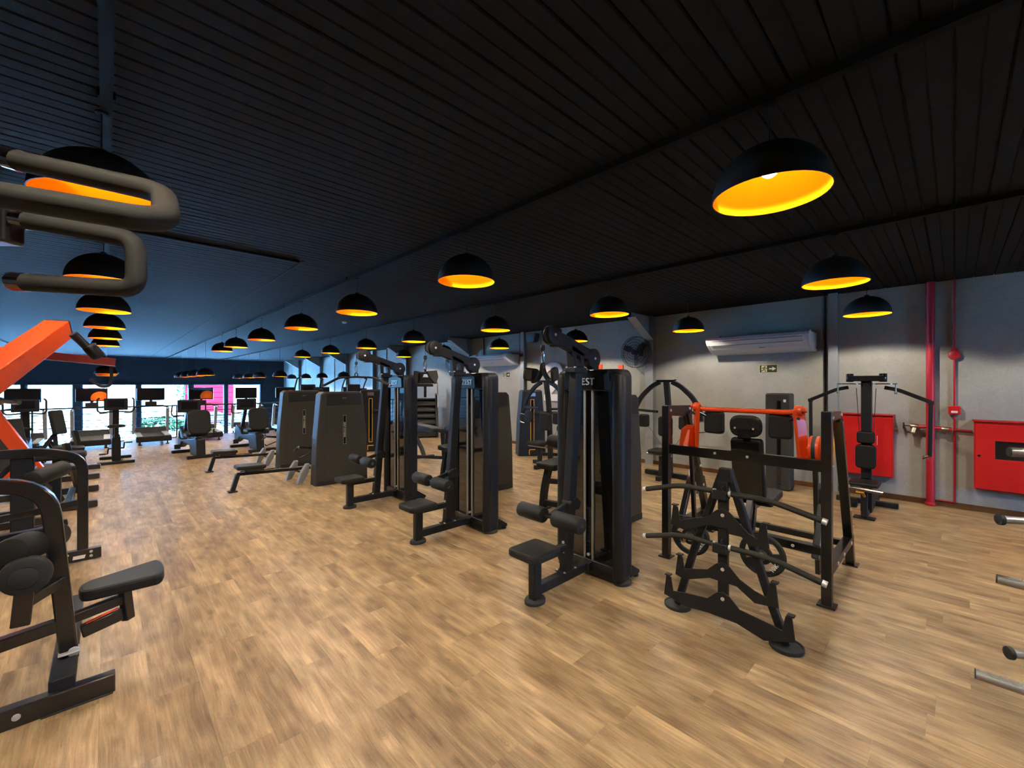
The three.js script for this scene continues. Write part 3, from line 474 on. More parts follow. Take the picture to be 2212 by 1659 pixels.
// ---------- black plate-loaded machine with the orange arm ----------
{
  const g = thing('plate_loaded_machine', 'black plate-loaded machine with orange overhead arm and arm pads', 'gym machine', [4.46, 0, -1.475]);
  const W = 0.72;
  for (const s of [-1, 1]) {
    const z = s * W;
    const p1 = part(g, 'front_post', [rb(0.075, 1.66, 0.075, 0, 0.835, z, 0.006)], mat.gloss);
    part(p1, 'foot_plate', [rb(0.13, 0.014, 0.13, 0, 0.008, z, 0.003)], mat.gloss);
    const p2 = part(g, 'rear_post', [bar([0.5, 1.56, z], [1.19, 0.02, z], 0.075, 0.075, 0.006)], mat.gloss);
    part(p2, 'foot_plate', [rb(0.14, 0.014, 0.13, 1.2, 0.008, z, 0.003)], mat.gloss);
    part(g, 'top_plate', [ext((() => { return shp(s > 0 ? [[-0.03, 1.665], [0.56, 1.645], [0.56, 1.56], [-0.03, 1.58]] : [[-0.03, 1.665], [0.62, 1.645], [0.66, 1.2], [0.5, 1.2], [0.46, 1.52], [0.06, 1.55], [-0.03, 1.55]]); })(), 0.03, 0.004).translate(0, 0, z)], mat.gloss);
    part(g, 'bottom_rail', [rb(1.1, 0.075, 0.075, 0.58, 0.3, z, 0.006)], mat.gloss);
    each(g, 'bolt', [bolt(0.02, 1.61, z + 0.04, 'z', 0.016), bolt(0.02, 1.2, z + 0.04, 'z', 0.016), bolt(0.55, 1.61, z + 0.02, 'z', 0.016), bolt(0.25, 0.3, z + 0.04, 'z', 0.018), bolt(0.55, 0.3, z + 0.04, 'z', 0.018), bolt(0.95, 0.3, z + 0.04, 'z', 0.018), bolt(0.8, 0.9, z + 0.04, 'z', 0.016), bolt(0.9, 0.65, z + 0.04, 'z', 0.016)], mat.bolt);
    part(g, 'strut', [bar([0.1, 0.34, z * 0.86], [0.45, 0.95, z * 0.86], 0.06, 0.05), bar([0.42, 0.1, s * 0.58], [0.3, 1.2, s * 0.58], 0.04, 0.05)], mat.gloss);
  }
  part(g, 'cross_beam', [rb(0.075, 0.1, 2 * W - 0.07, 0.02, 1.19, 0, 0.006)], mat.gloss);
  part(g, 'cross_beam', [rb(0.075, 0.09, 2 * W - 0.07, 0.5, 0.3, 0, 0.006)], mat.gloss);
  part(g, 'cross_beam', [rb(0.06, 0.06, 2 * W - 0.07, 0.9, 0.3, 0, 0.006)], mat.gloss);
  part(g, 'cross_beam', [rb(0.06, 0.07, 2 * W - 0.07, 0.12, 0.42, 0, 0.006)], mat.gloss);
  each(g, 'beam_bolt', [bolt(-0.02, 1.2, -0.2, 'x', 0.014), bolt(-0.02, 1.2, 0.1, 'x', 0.014), bolt(0.08, 0.42, 0.45, 'x', 0.014), bolt(0.08, 0.42, 0.2, 'x', 0.014)], mat.bolt);
  // seat with reclined back and head pad
  part(g, 'backrest', [pad(0.3, 0.66, 0.07, 0.04).rotateY(Math.PI / 2).rotateZ(0.16).translate(0.34, 1.02, 0)], mat.vinyl);
  part(g, 'back_plate', [rb(0.012, 0.6, 0.27, 0.27, 1.03, 0, 0.004).translate(-0.28, -1.03, 0).rotateZ(0.16).translate(0.285, 1.02, 0)], mat.gloss);
  const hp = part(g, 'head_pad', [pad(0.3, 0.22, 0.07, 0.1).rotateY(Math.PI / 2).rotateZ(0.12).translate(0.26, 1.47, 0)], mat.vinyl);
  part(hp, 'bracket', [rb(0.03, 0.1, 0.12, 0.21, 1.4, 0)], mat.gloss);
  each(hp, 'bolt', [bolt(0.205, 1.45, 0.085, 'x'), bolt(0.205, 1.45, -0.085, 'x')], mat.bolt);
  part(g, 'seat', [pad(0.42, 0.36, 0.08, 0.05).rotateX(-Math.PI / 2).rotateZ(0.12).translate(0.7, 0.68, 0)], mat.vinyl);
  part(g, 'seat_frame', [bar([0.42, 0.3, 0], [0.5, 0.64, 0], 0.06, 0.07), bar([0.28, 0.34, 0], [0.42, 0.74, 0], 0.06, 0.06), rb(0.4, 0.05, 0.07, 0.64, 0.61, 0)], mat.gloss);
  // orange arm
  const o = part(g, 'orange_arm', [tube([[0.2, 1.665, -0.53], [0.2, 1.63, -0.42], [0.2, 1.63, 0.4], [0.2, 1.66, 0.53]], 0.025, [1, 0, 0], 0.1)], mat.orange, 'bent orange overhead bar');
  for (const s of [-1, 1]) {
    const lv = part(g, 'lever', [bar([0.2, 1.66, s * 0.47], [0.24, 1.2, s * 0.5], 0.04, 0.1, 0.006), roll([0.2, 1.65, s * 0.47 - 0.03], [0.2, 1.65, s * 0.47 + 0.03], 0.05, 0.006)], mat.orange, 'orange lever');
    each(lv, 'bolt', [bolt(0.2, 1.65, s * 0.47 + 0.034, 'z', 0.024), bolt(0.15, 1.58, s * 0.48, 'x', 0.014)], mat.dark);
    part(g, 'arm_pad', [pad(0.2, 0.24, 0.09, 0.04).rotateY(Math.PI / 2 + s * 0.2).translate(0.26, 1.49, s * 0.31)], mat.vinyl);
    part(g, 'pad_rod', [rod([0.22, 1.6, s * 0.47], [0.26, 1.52, s * 0.33], 0.016)], mat.gloss);
    if (s < 0) { part(g, 'pivot_block', [ext(shp([[0.1, 1.2], [0.36, 1.2], [0.3, 1.44], [0.16, 1.4]]), 0.1, 0.006).translate(0, 0, -0.58)], mat.orange, 'orange pivot block'); continue; }
    const cam = part(g, 'cam_wheel', [roll([0.26, 1.3, s * 0.55], [0.26, 1.3, s * 0.63], 0.12, 0.008, 28)], mat.orange, 'orange cam wheel');
    part(cam, 'strap', [roll([0.26, 1.3, s * 0.575], [0.26, 1.3, s * 0.605], 0.124, 0.002, 28)], mat.dark);
    part(g, 'axle', [rod([0.26, 1.3, s * 0.5], [0.26, 1.3, s * 0.72], 0.022)], mat.orange);
    part(g, 'side_disc', [roll([0.3, 1.29, s * 0.69], [0.3, 1.29, s * 0.705], 0.15, 0.003, 36)], mat.yellow, 'orange-yellow disc');
  }
  part(g, 'gusset', [ext(shp([[0, 0], [0.26, 0.05], [0.2, 0.2], [0.05, 0.12]]), 0.03, 0.004).translate(0.9, 0.52, -0.76)], mat.gloss);
  // plate pegs at the back
  for (const z of [-0.43, 0.24]) part(g, 'plate_peg', [rod([0.09, 0.32, z], [-0.24, 0.32, z], 0.025), roll([-0.245, 0.32, z], [-0.225, 0.32, z], 0.03, 0.006)], mat.chrome);
}
function makePlate(x, y, z, label, turn) {
  const g = thing('weight_plate', label, 'weight plate', [x, y, z], 0, 'ten kilogram plates');
  const R = 0.19, s = new THREE.Shape(); s.absarc(0, 0, R, 0, Math.PI * 2);
  const h = new THREE.Path(); h.absarc(0, 0, 0.028, 0, Math.PI * 2, true); s.holes.push(h);
  for (let k = 0; k < 3; k++) {
    const a0 = turn + k * 2.094 - 0.62, a1 = a0 + 1.24, p = new THREE.Path(); p.absarc(0, 0, 0.15, a0, a1, false); p.absarc(0, 0, 0.085, a1, a0, true); p.closePath(); s.holes.push(p);
  }
  part(g, 'plate_body', [ext(s, 0.035, 0.004).rotateY(-Math.PI / 2)], mat.rubber);
  part(g, 'rim', [new THREE.TorusGeometry(0.178, 0.02, 10, 40).rotateY(Math.PI / 2)], mat.rubber);
  part(g, 'hub', [lathe([[0.028, -0.024], [0.05, -0.024], [0.05, 0.024], [0.028, 0.024], [0.028, -0.024]], 24).rotateZ(Math.PI / 2)], mat.satin);
  part(g, 'lettering', [text('10KG', 0.038, 0.003).rotateY(-Math.PI / 2).rotateX(-1.0).translate(-0.021, -0.115 * Math.sin(1.0) + 0.02, 0.11)], mat.white, 'white 10KG lettering');
}
makePlate(4.40, 0.315, -1.905, 'black 10KG weight plate low on the left peg under the orange arm', 0.3);
makePlate(4.40, 0.315, -1.235, 'black 10KG weight plate low on the right peg behind the bar rack', 0.9);
// ---------- A-frame bar rack with two curved bars ----------
{
  const g = thing('bar_rack', 'black A-frame bar storage rack on round rubber feet', 'rack', [3.53, 0, -1.245]);
  const legs = [[-0.39, 0.035], [0.41, 0.035]];
  for (const [z] of legs) {
    const l = part(g, 'leg', [rtube([[0, 1.22, z > 0 ? 0.02 : -0.02], [0, z > 0 ? 0.36 : 0.5, z > 0 ? 0.29 : -0.26], [0, 0.03, z]], 0.055, 0.055, [1, 0, 0], 0.12)], mat.powder);
    part(l, 'round_foot', lathe([[0.0001, 0.001], [0.105, 0.001], [0.11, 0.008], [0.11, 0.028], [0.1, 0.03], [0.094, 0.022], [0.0001, 0.022]], 36).translate(0, 0, z), mat.rubber);
  }
  part(g, 'apex_cap', [ext(shp([[-0.055, 1.13], [0.055, 1.13], [0.045, 1.235], [-0.045, 1.235]]), 0.07, 0.006).rotateY(-Math.PI / 2)], mat.powder);
  part(g, 'spine', [rb(0.05, 0.95, 0.07, -0.03, 0.66, -0.01, 0.006)], mat.powder);
  const hook = (y, w0, w1, drop, big) => {
    const c = [[0, 0.05], [0.05, 0.03], [0.12, -0.04], [w1 * 0.62, -drop], [w1 - 0.06, -drop - 0.02], [w1 - 0.04, 0.09 - drop], [w1, 0.1 - drop], [w1 + 0.02, -drop - 0.07], [w1 * 0.62, -drop - 0.09 - big], [0.1, -0.1 - big], [-0.1, -0.1 - big], [-0.3, -drop - 0.09 - big * 0.4], [-w0 - 0.02, -drop - 0.07], [-w0, 0.1 - drop], [-w0 + 0.04, 0.09 - drop], [-w0 + 0.06, -drop - 0.02], [-0.3, -drop], [-0.12, -0.04], [-0.05, 0.03]];
    const h = part(g, 'hook_arm', [ext(shp(c.reverse()), 0.012, 0.002).rotateY(-Math.PI / 2).translate(-0.066, y, 0), rb(0.05, 0.012, 0.05, -0.05, y + 0.1 - drop, w1 - 0.01), rb(0.05, 0.012, 0.05, -0.05, y + 0.1 - drop, -w0 + 0.01)], mat.powder);
    each(h, 'bolt', [bolt(-0.076, y, 0, 'x', 0.014)], mat.bolt);
  };
  hook(0.88, 0.4, 0.3, 0.1, 0); hook(0.46, 0.36, 0.36, 0.09, 0); hook(0.23, 0.46, 0.46, 0.06, 0.05);
  part(g, 'cross_bar', [bar([0.01, 0.1, -0.36], [0.01, 0.1, 0.38], 0.03, 0.05)], mat.powder);
  for (const y of [1.055, 0.64]) part(g, 'cradle', [rb(0.09, 0.03, 0.1, -0.075, y - 0.035, -0.01, 0.006), rb(0.012, 0.07, 0.1, -0.118, y - 0.01, -0.01, 0.004)], mat.powder);
  const bar2 = (y, label) => {
    const b = thing('curved_bar', label, 'bar', [3.46, y, -1.25], 0, 'bars on the rack');
    part(b, 'shaft', [tube([[0, -0.09, -0.66], [0, 0.002, -0.33], [0, 0, 0], [0, 0.002, 0.33], [0, -0.075, 0.66]], 0.014, [1, 0, 0], 0.1)], mat.satin);
    for (const s of [-1, 1]) {
      part(b, 'grip_sleeve', [tube([[0, 0, s * 0.06], [0, 0.002, s * 0.33], [0, s < 0 ? -0.086 : -0.071, s * 0.64]], 0.021, [1, 0, 0], 0.1)], mat.foam, 'black foam sleeve');
      part(b, 'end_cap', [rod([0, s < 0 ? -0.086 : -0.07, s * 0.638], [0, s < 0 ? -0.092 : -0.077, s * 0.665], 0.022)], mat.bolt);
      part(b, 'collar', [rod([0, 0, s * 0.05], [0, 0, s * 0.066], 0.024)], mat.bolt);
    }
    part(b, 'eyelet', [rod([0, -0.005, -0.05], [0, -0.005, 0.05], 0.02), new THREE.TorusGeometry(0.018, 0.006, 8, 16).translate(0, 0.03, 0)], mat.powder);
  };
  bar2(1.055, 'curved black foam-grip bar on the upper cradle of the rack');
  bar2(0.64, 'curved black foam-grip bar on the lower cradle of the rack');
}
// ---------- chest fly machine by the red cabinets ----------
{
  const g = thing('chest_fly_machine', 'black chest fly machine with curved swing arms before the red cabinet', 'gym machine', [7.9, 0, -0.88]);
  part(g, 'column', [rb(0.1, 1.45, 0.12, 0.06, 1.24, 0, 0.01), rb(0.1, 0.5, 0.13, 0.06, 0.3, 0, 0.01)], mat.powder);
  part(g, 'top_beam', [rb(0.1, 0.08, 0.4, 0, 1.98, 0, 0.01)], mat.powder);
  for (const s of [-1, 1]) {
    part(g, 'pivot_housing', [roll([0, 1.93, s * 0.185], [0, 2.05, s * 0.185], 0.045, 0.008)], mat.gloss);
    part(g, 'index_disc', [lathe([[0.02, 0], [0.15, 0], [0.15, 0.014], [0.02, 0.014], [0.02, 0]], 32).translate(0, 1.895, s * 0.185)], mat.gloss);
    const a = part(g, 'swing_arm', [rtube([[0, 1.85, s * 0.2], [0, 1.82, s * 0.34], [0, 1.66, s * 0.66]], 0.05, 0.04, [1, 0, 0], 0.1), rb(0.05, 0.05, 0.06, 0, 1.65, s * 0.665), bar([0, 1.65, s * 0.665], [-0.02, 0.94, s * 0.655], 0.045, 0.035)], mat.powder);
    part(a, 'handle', [rod([-0.02, 0.94, s * 0.655], [-0.03, 0.92, s * 0.6], 0.016), roll([-0.03, 0.92, s * 0.605], [-0.03, 0.92, s * 0.585], 0.024, 0.005)], mat.chrome);
    part(a, 'adjust_pin', [rod([-0.03, 1.8, s * 0.32], [-0.03, 1.9, s * 0.32], 0.009), roll([-0.03, 1.76, s * 0.32], [-0.03, 1.8, s * 0.32], 0.016, 0.004)], mat.brass);
    part(g, 'cable', [rod([0, 1.84, s * 0.11], [0.04, 1.2, s * 0.08], 0.004, 0.004, 6)], mat.cable);
  }
  const hp = part(g, 'upper_pad', [pad(0.2, 0.17, 0.09, 0.04).rotateY(Math.PI / 2).translate(-0.03, 1.135, 0)], mat.vinyl);
  part(hp, 'sticker', [bx(0.03, 0.13, 0.004, 0, 1.1, 0.122)], mat.pinkwhite);
  part(g, 'back_pad', [pad(0.23, 0.34, 0.09, 0.06).rotateY(Math.PI / 2).translate(-0.03, 0.86, 0)], mat.vinyl);
  part(g, 'seat', [pad(0.36, 0.34, 0.06, 0.04).rotateX(-Math.PI / 2).translate(-0.16, 0.5, 0)], mat.vinyl);
  part(g, 'chrome_tube', [rod([-0.4, 0.46, -0.22], [-0.4, 0.44, 0.22], 0.03)], mat.chrome, 'bright chrome tube');
  part(g, 'yellow_bracket', [rb(0.05, 0.02, 0.09, -0.39, 0.41, -0.02), bar([-0.39, 0.42, 0], [-0.14, 0.3, 0], 0.03, 0.03)], mat.yellow);
  part(g, 'seat_post', [bar([-0.16, 0.02, 0], [-0.12, 0.46, 0], 0.07, 0.07), rb(0.16, 0.02, 0.24, -0.16, 0.011, 0)], mat.powder);
  part(g, 'base_beam', [bar([-0.16, 0.06, 0], [1.2, 0.06, 0], 0.08, 0.08), bar([0.7, 0.06, -0.45], [0.7, 0.06, 0.3], 0.08, 0.08)], mat.powder);
  part(g, 'counter_roller', [roll([-0.15, 0.2, -0.19], [-0.15, 0.2, -0.08], 0.07, 0.02)], mat.vinyl);
}
// tall dark weight tower against the wall between the two fly machines
{
  const g = thing('weight_tower', 'tall narrow dark weight tower standing by the wall left of cabinet', 'gym machine', [8.85, 0, -2.2]);
  part(g, 'tower_shell', [ext(rrect(0.38, 1.73, 0.04), 0.34, 0.025).rotateY(-Math.PI / 2).translate(0, 0.866, 0)], mat.shroud);
  part(g, 'slot', [rb(0.01, 1.5, 0.06, -0.172, 0.85, 0.03, 0.004)], mat.plexi);
  part(g, 'label_plate', [rb(0.006, 0.05, 0.04, -0.171, 1.6, 0.12, 0.002)], mat.pinkwhite);
  part(g, 'base_beam', [bar([-0.15, 0.05, 0], [-0.9, 0.05, 0.1], 0.07, 0.07)], mat.powder);
}
// arch-shaped dual pulley machines
function makeArch(x, z, turn, label) {
  const g = thing('arch_fly_machine', label, 'gym machine', [x, 0, z], turn, 'arch-shaped fly machines');
  for (const s of [-1, 1]) {
    part(g, 'arch_arm', [rtube([[0, 1.94, s * 0.13], [0, 1.86, s * 0.3], [-0.05, 1.62, s * 0.56], [-0.1, 1.36, s * 0.68], [-0.12, 1.2, s * 0.7]].map((p) => [0, p[1], p[2]]), 0.09, 0.06, [1, 0, 0], 0.18)], mat.powder);
    part(g, 'side_pad', [pad(0.2, 0.26, 0.1, 0.05).rotateY(Math.PI / 2).translate(-0.1, 1.15, s * 0.42)], mat.vinyl);
    part(g, 'cross_arm', [bar([0, 1.36, s * 0.68], [-0.05, 1.34, s * 0.15], 0.05, 0.05)], mat.powder);
    const h = part(g, 'handle', [tube([[-0.02, 1.18, s * 0.66], [-0.02, 1.2, s * 0.78], [-0.02, 1.0, s * 0.8], [-0.02, 0.98, s * 0.66]], 0.011, [1, 0, 0], 0.04)], mat.chrome);
    part(h, 'grip', [rod([-0.02, 1.16, s * 0.79], [-0.02, 1.03, s * 0.795], 0.017)], mat.foam);
    part(g, 'cable', [rod([0, 1.3, s * 0.6], [0.1, 0.6, s * 0.1], 0.004, 0.004, 6)], mat.cable);
  }
  part(g, 'crown_plate', [rb(0.09, 0.05, 0.36, 0, 1.96, 0, 0.012)], mat.powder);
  each(g, 'crown_pulley', [roll([0, 1.95, 0.2], [0, 1.99, 0.2], 0.03, 0.006), roll([0, 1.94, -0.2], [0, 1.98, -0.2], 0.03, 0.006)], mat.chrome);
  part(g, 'column', [rtube([[0.02, 1.95, 0], [0.12, 1.4, 0], [0.16, 0.5, 0], [0.18, 0.02, 0]], 0.09, 0.1, [0, 0, 1], 0.3)], mat.powder);
  part(g, 'backrest', [pad(0.28, 0.4, 0.09, 0.07).rotateY(Math.PI / 2).translate(-0.02, 1.05, 0)], mat.vinyl);
  part(g, 'seat', [pad(0.4, 0.36, 0.08, 0.06).rotateX(-Math.PI / 2).translate(-0.24, 0.58, 0)], mat.vinyl);
  part(g, 'seat_post', [bar([-0.2, 0.05, 0], [-0.18, 0.55, 0], 0.08, 0.08)], mat.powder);
  part(g, 'yellow_bracket', [rb(0.06, 0.03, 0.1, -0.22, 0.5, 0.05)], mat.yellow);
  part(g, 'chrome_tube', [rod([-0.3, 0.52, -0.24], [-0.3, 0.52, 0.26], 0.024)], mat.chrome);
  part(g, 'base_beam', [rb(0.62, 0.09, 0.09, -0.04, 0.05, 0, 0.01), rb(0.09, 0.09, 1.1, 0.2, 0.05, 0, 0.01)], mat.powder);
}
makeArch(8.1, -4.0, 0, 'black arch-shaped fly machine behind the orange-armed machine');
makeArch(7.2, -6.42, 0, 'black arch-shaped fly machine seen left of the nearest pulldown tower');
// ---------- towers with yellow-edged slots ----------
function makeSlotTower(x, z, turn, label) {
  const g = thing('selector_weight_tower', label, 'gym machine', [x, 0, z], turn, 'towers with yellow-edged weight slots');
  const s = shp([[-0.37, 0], [0.37, 0], [0.34, 0.9], [0.27, 1.7], [0.24, 1.74], [-0.24, 1.74], [-0.27, 1.7], [-0.34, 0.9]]);
  const b = part(g, 'tower_shell', [ext(s, 0.5, 0.04).translate(0, 0.001, 0)], mat.powder);
  part(b, 'slot', [rb(0.07, 1.2, 0.012, 0, 0.88, 0.25, 0.004)], mat.plexi);
  part(b, 'slot_edge', [bx(0.012, 1.22, 0.016, -0.044, 0.88, 0.25), bx(0.012, 1.22, 0.016, 0.044, 0.88, 0.25), bx(0.1, 0.012, 0.016, 0, 1.49, 0.25), bx(0.1, 0.012, 0.016, 0, 0.27, 0.25)], mat.yellow, 'yellow slot edging');
  part(b, 'placard', [bx(0.17, 0.09, 0.006, 0, 1.62, 0.252)], mat.satin);
  part(b, 'foot_mark', [rb(0.16, 0.02, 0.02, 0, 0.17, 0.25), rb(0.02, 0.13, 0.02, -0.08, 0.1, 0.25)], mat.yellow);
  part(g, 'press_arm', [rod([0.1, 1.15, 0.3], [0.75, 1.15, 0.5], 0.035), roll([0.1, 1.15, 0.24], [0.1, 1.15, 0.34], 0.05, 0.01)], mat.powder);
  const st = part(g, 'seat', [pad(0.36, 0.36, 0.08, 0.06).rotateX(-Math.PI / 2).translate(0.85, 0.5, 0.6)], mat.vinyl);
  part(g, 'seat_post', [bar([0.85, 0.02, 0.6], [0.85, 0.46, 0.6], 0.08, 0.08), bar([0.1, 0.06, 0.2], [0.85, 0.06, 0.6], 0.08, 0.08)], mat.powder);
  part(g, 'seat_pad_back', [pad(0.3, 0.42, 0.08, 0.06).translate(0.95, 0.98, 0.82)], mat.vinyl);
  part(g, 'back_post', [bar([0.9, 0.1, 0.7], [0.97, 1.15, 0.87], 0.06, 0.06)], mat.powder);
}
makeSlotTower(8.25, -7.9, -0.6, 'black tower with yellow-edged slot before the white digit');
makeSlotTower(5.5, -11.6, -0.5, 'black tower with yellow-edged slot behind the nearer seated row machine');
// ---------- things on the right wall ----------
{
  const exitTex = canvasTex(256, 128, (c, w, h) => {
    c.fillStyle = '#c9c393'; c.fillRect(0, 0, w, h); c.fillStyle = '#23261b'; c.fillRect(8, 8, w - 16, h - 16); c.fillStyle = '#c9c393'; c.fillRect(32, 14, 78, 100);
    c.fillStyle = '#23261b'; c.beginPath(); c.arc(82, 28, 9, 0, 7); c.fill(); c.lineWidth = 11; c.strokeStyle = '#23261b'; c.lineCap = 'round';
    c.beginPath(); c.moveTo(78, 40); c.lineTo(66, 68); c.lineTo(84, 84); c.lineTo(86, 106); c.moveTo(66, 68); c.lineTo(56, 90); c.lineTo(38, 94); c.moveTo(76, 46); c.lineTo(54, 48); c.lineTo(46, 62); c.moveTo(76, 46); c.lineTo(94, 60); c.lineTo(104, 56); c.stroke();
    c.fillStyle = '#d6d09c'; c.beginPath(); c.moveTo(138, 56); c.lineTo(188, 56); c.lineTo(180, 32); c.lineTo(236, 64); c.lineTo(180, 96); c.lineTo(188, 74); c.lineTo(138, 74); c.fill();
  });
  const exitM = [mat.white, mat.white, mat.white, mat.white, M({ map: exitTex, roughness: 0.6 }), mat.white];
  for (const [z, l] of [[-2.53, 'running-man exit sign with arrow under the near air conditioner'], [-10.06, 'small running-man exit sign under the far air conditioner']]) {
    const m = new THREE.Mesh(bx(0.32, 0.165, 0.006), exitM); m.name = numbered('exit_sign'); m.rotation.y = -Math.PI / 2; m.position.set(XR - 0.004, 2.2, z); m.castShadow = m.receiveShadow = true; m.userData = { label: l, category: 'sign', group: 'exit signs' }; scene.add(m);
  }
  // deep wall-hung air conditioners
  const acShape = shp([[0, 0], [0.1, 0.0], [0.26, 0.025], [0.42, 0.085], [0.55, 0.17], [0.605, 0.235], [0.61, 0.275], [0.585, 0.315], [0.52, 0.335], [0, 0.335]]);
  for (const [z0, z1, l] of [[-3.5, -1.74, 'long white air conditioner on the wall beside the near column'], [-11.3, -9.5, 'long white air conditioner on the wall, farther one']]) {
    const c = (z0 + z1) / 2, L = z1 - z0, g = thing('air_conditioner', l, 'air conditioner', [XR - 0.001, 2.5, c], 0, 'wall air conditioners');
    const b = part(g, 'housing', [ext(acShape, L - 0.1, 0.004).rotateY(Math.PI)], mat.white);
    for (const s of [-1, 1]) part(b, 'end_cap', [ext(acShape, 0.048, 0.012).rotateY(Math.PI).translate(0, 0, s * (L / 2 - 0.024))], mat.white);
    const lou = part(b, 'outlet', [rb(0.012, 0.085, L - 0.22, 0, 0, 0, 0.003).rotateZ(0.7).translate(-0.575, 0.203, 0)], M({ color: rgb(0.66, 0.66, 0.66), roughness: 0.5 }));
    part(lou, 'outlet_gap', [bx(0.01, 0.007, L - 0.2, -0.605, 0.243, 0), bx(0.01, 0.006, L - 0.2, -0.546, 0.163, 0)], mat.dark);
    part(b, 'badge', [bx(0.012, 0.006, 0.1, -0.43, 0.088, 0.1)], mat.dark);
    part(g, 'hanger', [rb(0.14, 0.03, 0.2, -0.4, 0.352, L / 2 - 0.12)], mat.silver);
    part(g, 'hanger', [rb(0.14, 0.03, 0.2, -0.4, 0.352, -L / 2 + 0.12)], mat.silver);
    part(g, 'drain_hose', [tube([[-0.06, 0.06, L / 2 - 0.02], [-0.06, 0.06, L / 2 + 0.04], [-0.06, 0.2, L / 2 + 0.08], [-0.06, 0.98, L / 2 + 0.09]], 0.018, [1, 0, 0], 0.05)], mat.steel);
  }
  // round cage fans
  for (const [z, l] of [[-5.27, 'round black cage fan on the wall beside the steel column'], [-12.7, 'round black cage fan behind the middle pulldown arm']]) {
    const g = thing('wall_fan', l, 'fan', [XR - 0.3, 2.66, z], 0, 'wall fans');
    const R = 0.37, rings = [];
    for (const [r, x] of [[R, 0], [R, 0.1], [R * 0.82, -0.035], [R * 0.64, -0.055], [R * 0.46, -0.065], [R * 0.28, -0.07]]) rings.push(new THREE.TorusGeometry(r, 0.006, 6, 36).rotateY(Math.PI / 2).translate(x, 0, 0));
    for (let k = 0; k < 40; k++) { const a = k / 40 * 6.283, cs = Math.cos(a), sn = Math.sin(a); rings.push(rod([0, R * cs, R * sn], [-0.07, 0.1 * cs, 0.1 * sn], 0.003, 0.003, 5), rod([0.1, R * cs, R * sn], [0.13, 0.1 * cs, 0.1 * sn], 0.003, 0.003, 5), rod([0, R * cs, R * sn], [0.1, R * cs, R * sn], 0.003, 0.003, 5)); }
    part(g, 'cage', rings, mat.dark);
    part(g, 'hub', [roll([-0.085, 0, 0], [0.12, 0, 0], 0.07, 0.02)], mat.powder);
    for (let k = 0; k < 3; k++) { const a = 0.5 + k * 2.094; part(g, 'blade', [ext(shp([[0.05, -0.03], [0.18, -0.09], [0.31, -0.08], [0.33, 0.03], [0.2, 0.07], [0.05, 0.03]]), 0.006, 0.001).rotateX(0.35).rotateY(Math.PI / 2).translate(0.03, 0, 0).rotateX(a)], mat.dark); }
    part(g, 'wall_bracket', [rb(0.18, 0.06, 0.06, 0.21, 0, 0), rb(0.012, 0.16, 0.12, 0.292, 0, 0)], mat.powder);
  }
  // fire hose cabinets
  const cab = (z0, z1, y0, y1, l, win) => {
    const c = (z0 + z1) / 2, w = z1 - z0, g = thing('hose_cabinet', l, 'fire cabinet', [XR - 0.001, 0, c], 0, 'red fire hose cabinets');
    part(g, 'body', [bx(0.17, y1 - y0, w, -0.086, (y0 + y1) / 2, 0)], mat.red);
    part(g, 'hood', [rb(0.2, 0.02, w + 0.03, -0.1, y1 + 0.011, 0, 0.004)], mat.red);
    const d = shp([[-w / 2 + 0.012, y0 + 0.012], [w / 2 - 0.012, y0 + 0.012], [w / 2 - 0.012, y1 - 0.03], [-w / 2 + 0.012, y1 - 0.03]]);
    if (win) d.holes.push(new THREE.Path([[win[0], win[2]], [win[1], win[2]], [win[1], win[3]], [win[0], win[3]]].map((p) => new THREE.Vector2(...p))));
    const dm = part(g, 'door', [ext(d, 0.02, 0.003).rotateY(-Math.PI / 2).translate(-0.184, 0, 0)], mat.red);
    if (win) part(dm, 'window', [bx(0.004, win[3] - win[2] + 0.02, win[1] - win[0] + 0.02, -0.176, (win[2] + win[3]) / 2, (win[0] + win[1]) / 2)], mat.screen);
    part(dm, 'latch', [roll([-0.2, (y0 + y1) / 2, -w / 2 + 0.05], [-0.192, (y0 + y1) / 2, -w / 2 + 0.05], 0.018, 0.003, 12)], mat.chrome);
    return g;
  };
  cab(-1.35, -0.69, 0.37, 1.38, 'tall red fire hose cabinet behind the chest fly machine');
  cab(0.2, 1.15, 0.36, 1.35, 'red fire hose cabinet with small dark window', [-0.27, 0.06, 0.82, 1.08]);
  // fire main and hydrant
  const p = thing('fire_main_pipe', 'thick dark red fire main running from floor to ceiling', 'pipe', [XR - 0.07, 0, -0.26]);
  part(p, 'riser', [rod([0, 0.002, 0], [0, CH - 0.004, 0], 0.052, 0.052, 24)], mat.redpipe);
  part(p, 'base_flange', [roll([0, 0.002, 0], [0, 0.05, 0], 0.066, 0.006)], mat.redpipe);
  part(p, 'branch', [rod([0, 1.23, 0], [0, 1.22, -0.15], 0.03), rod([0, 1.22, 0], [0, 1.2, 0.24], 0.03)], mat.redpipe);
  const v = part(p, 'hydrant_valve', [roll([0, 1.22, -0.14], [0, 1.22, -0.23], 0.045, 0.01), rod([0, 1.22, -0.18], [-0.05, 1.12, -0.2], 0.035)], mat.brass);
  part(v, 'hand_wheel', [new THREE.TorusGeometry(0.045, 0.009, 8, 20).translate(0, 1.23, -0.31), rod([0, 1.225, -0.22], [0, 1.23, -0.31], 0.009)], mat.dark);
  part(p, 'coupling', [roll([0, 1.2, 0.12], [0, 1.2, 0.2], 0.042, 0.008)], mat.brass);
  const q = thing('alarm_conduit', 'thin red conduit with alarm boxes beside the fire main', 'conduit', [XR - 0.03, 0, 0]);
  part(q, 'conduit', [rod([0, 0.09, 0], [0, CH - 0.004, 0], 0.014), rod([0, 0.09, 0], [0, 0.09, -0.18], 0.012), rod([0, 1.2, 0], [0, 1.19, 0.19], 0.016)], mat.redpipe);
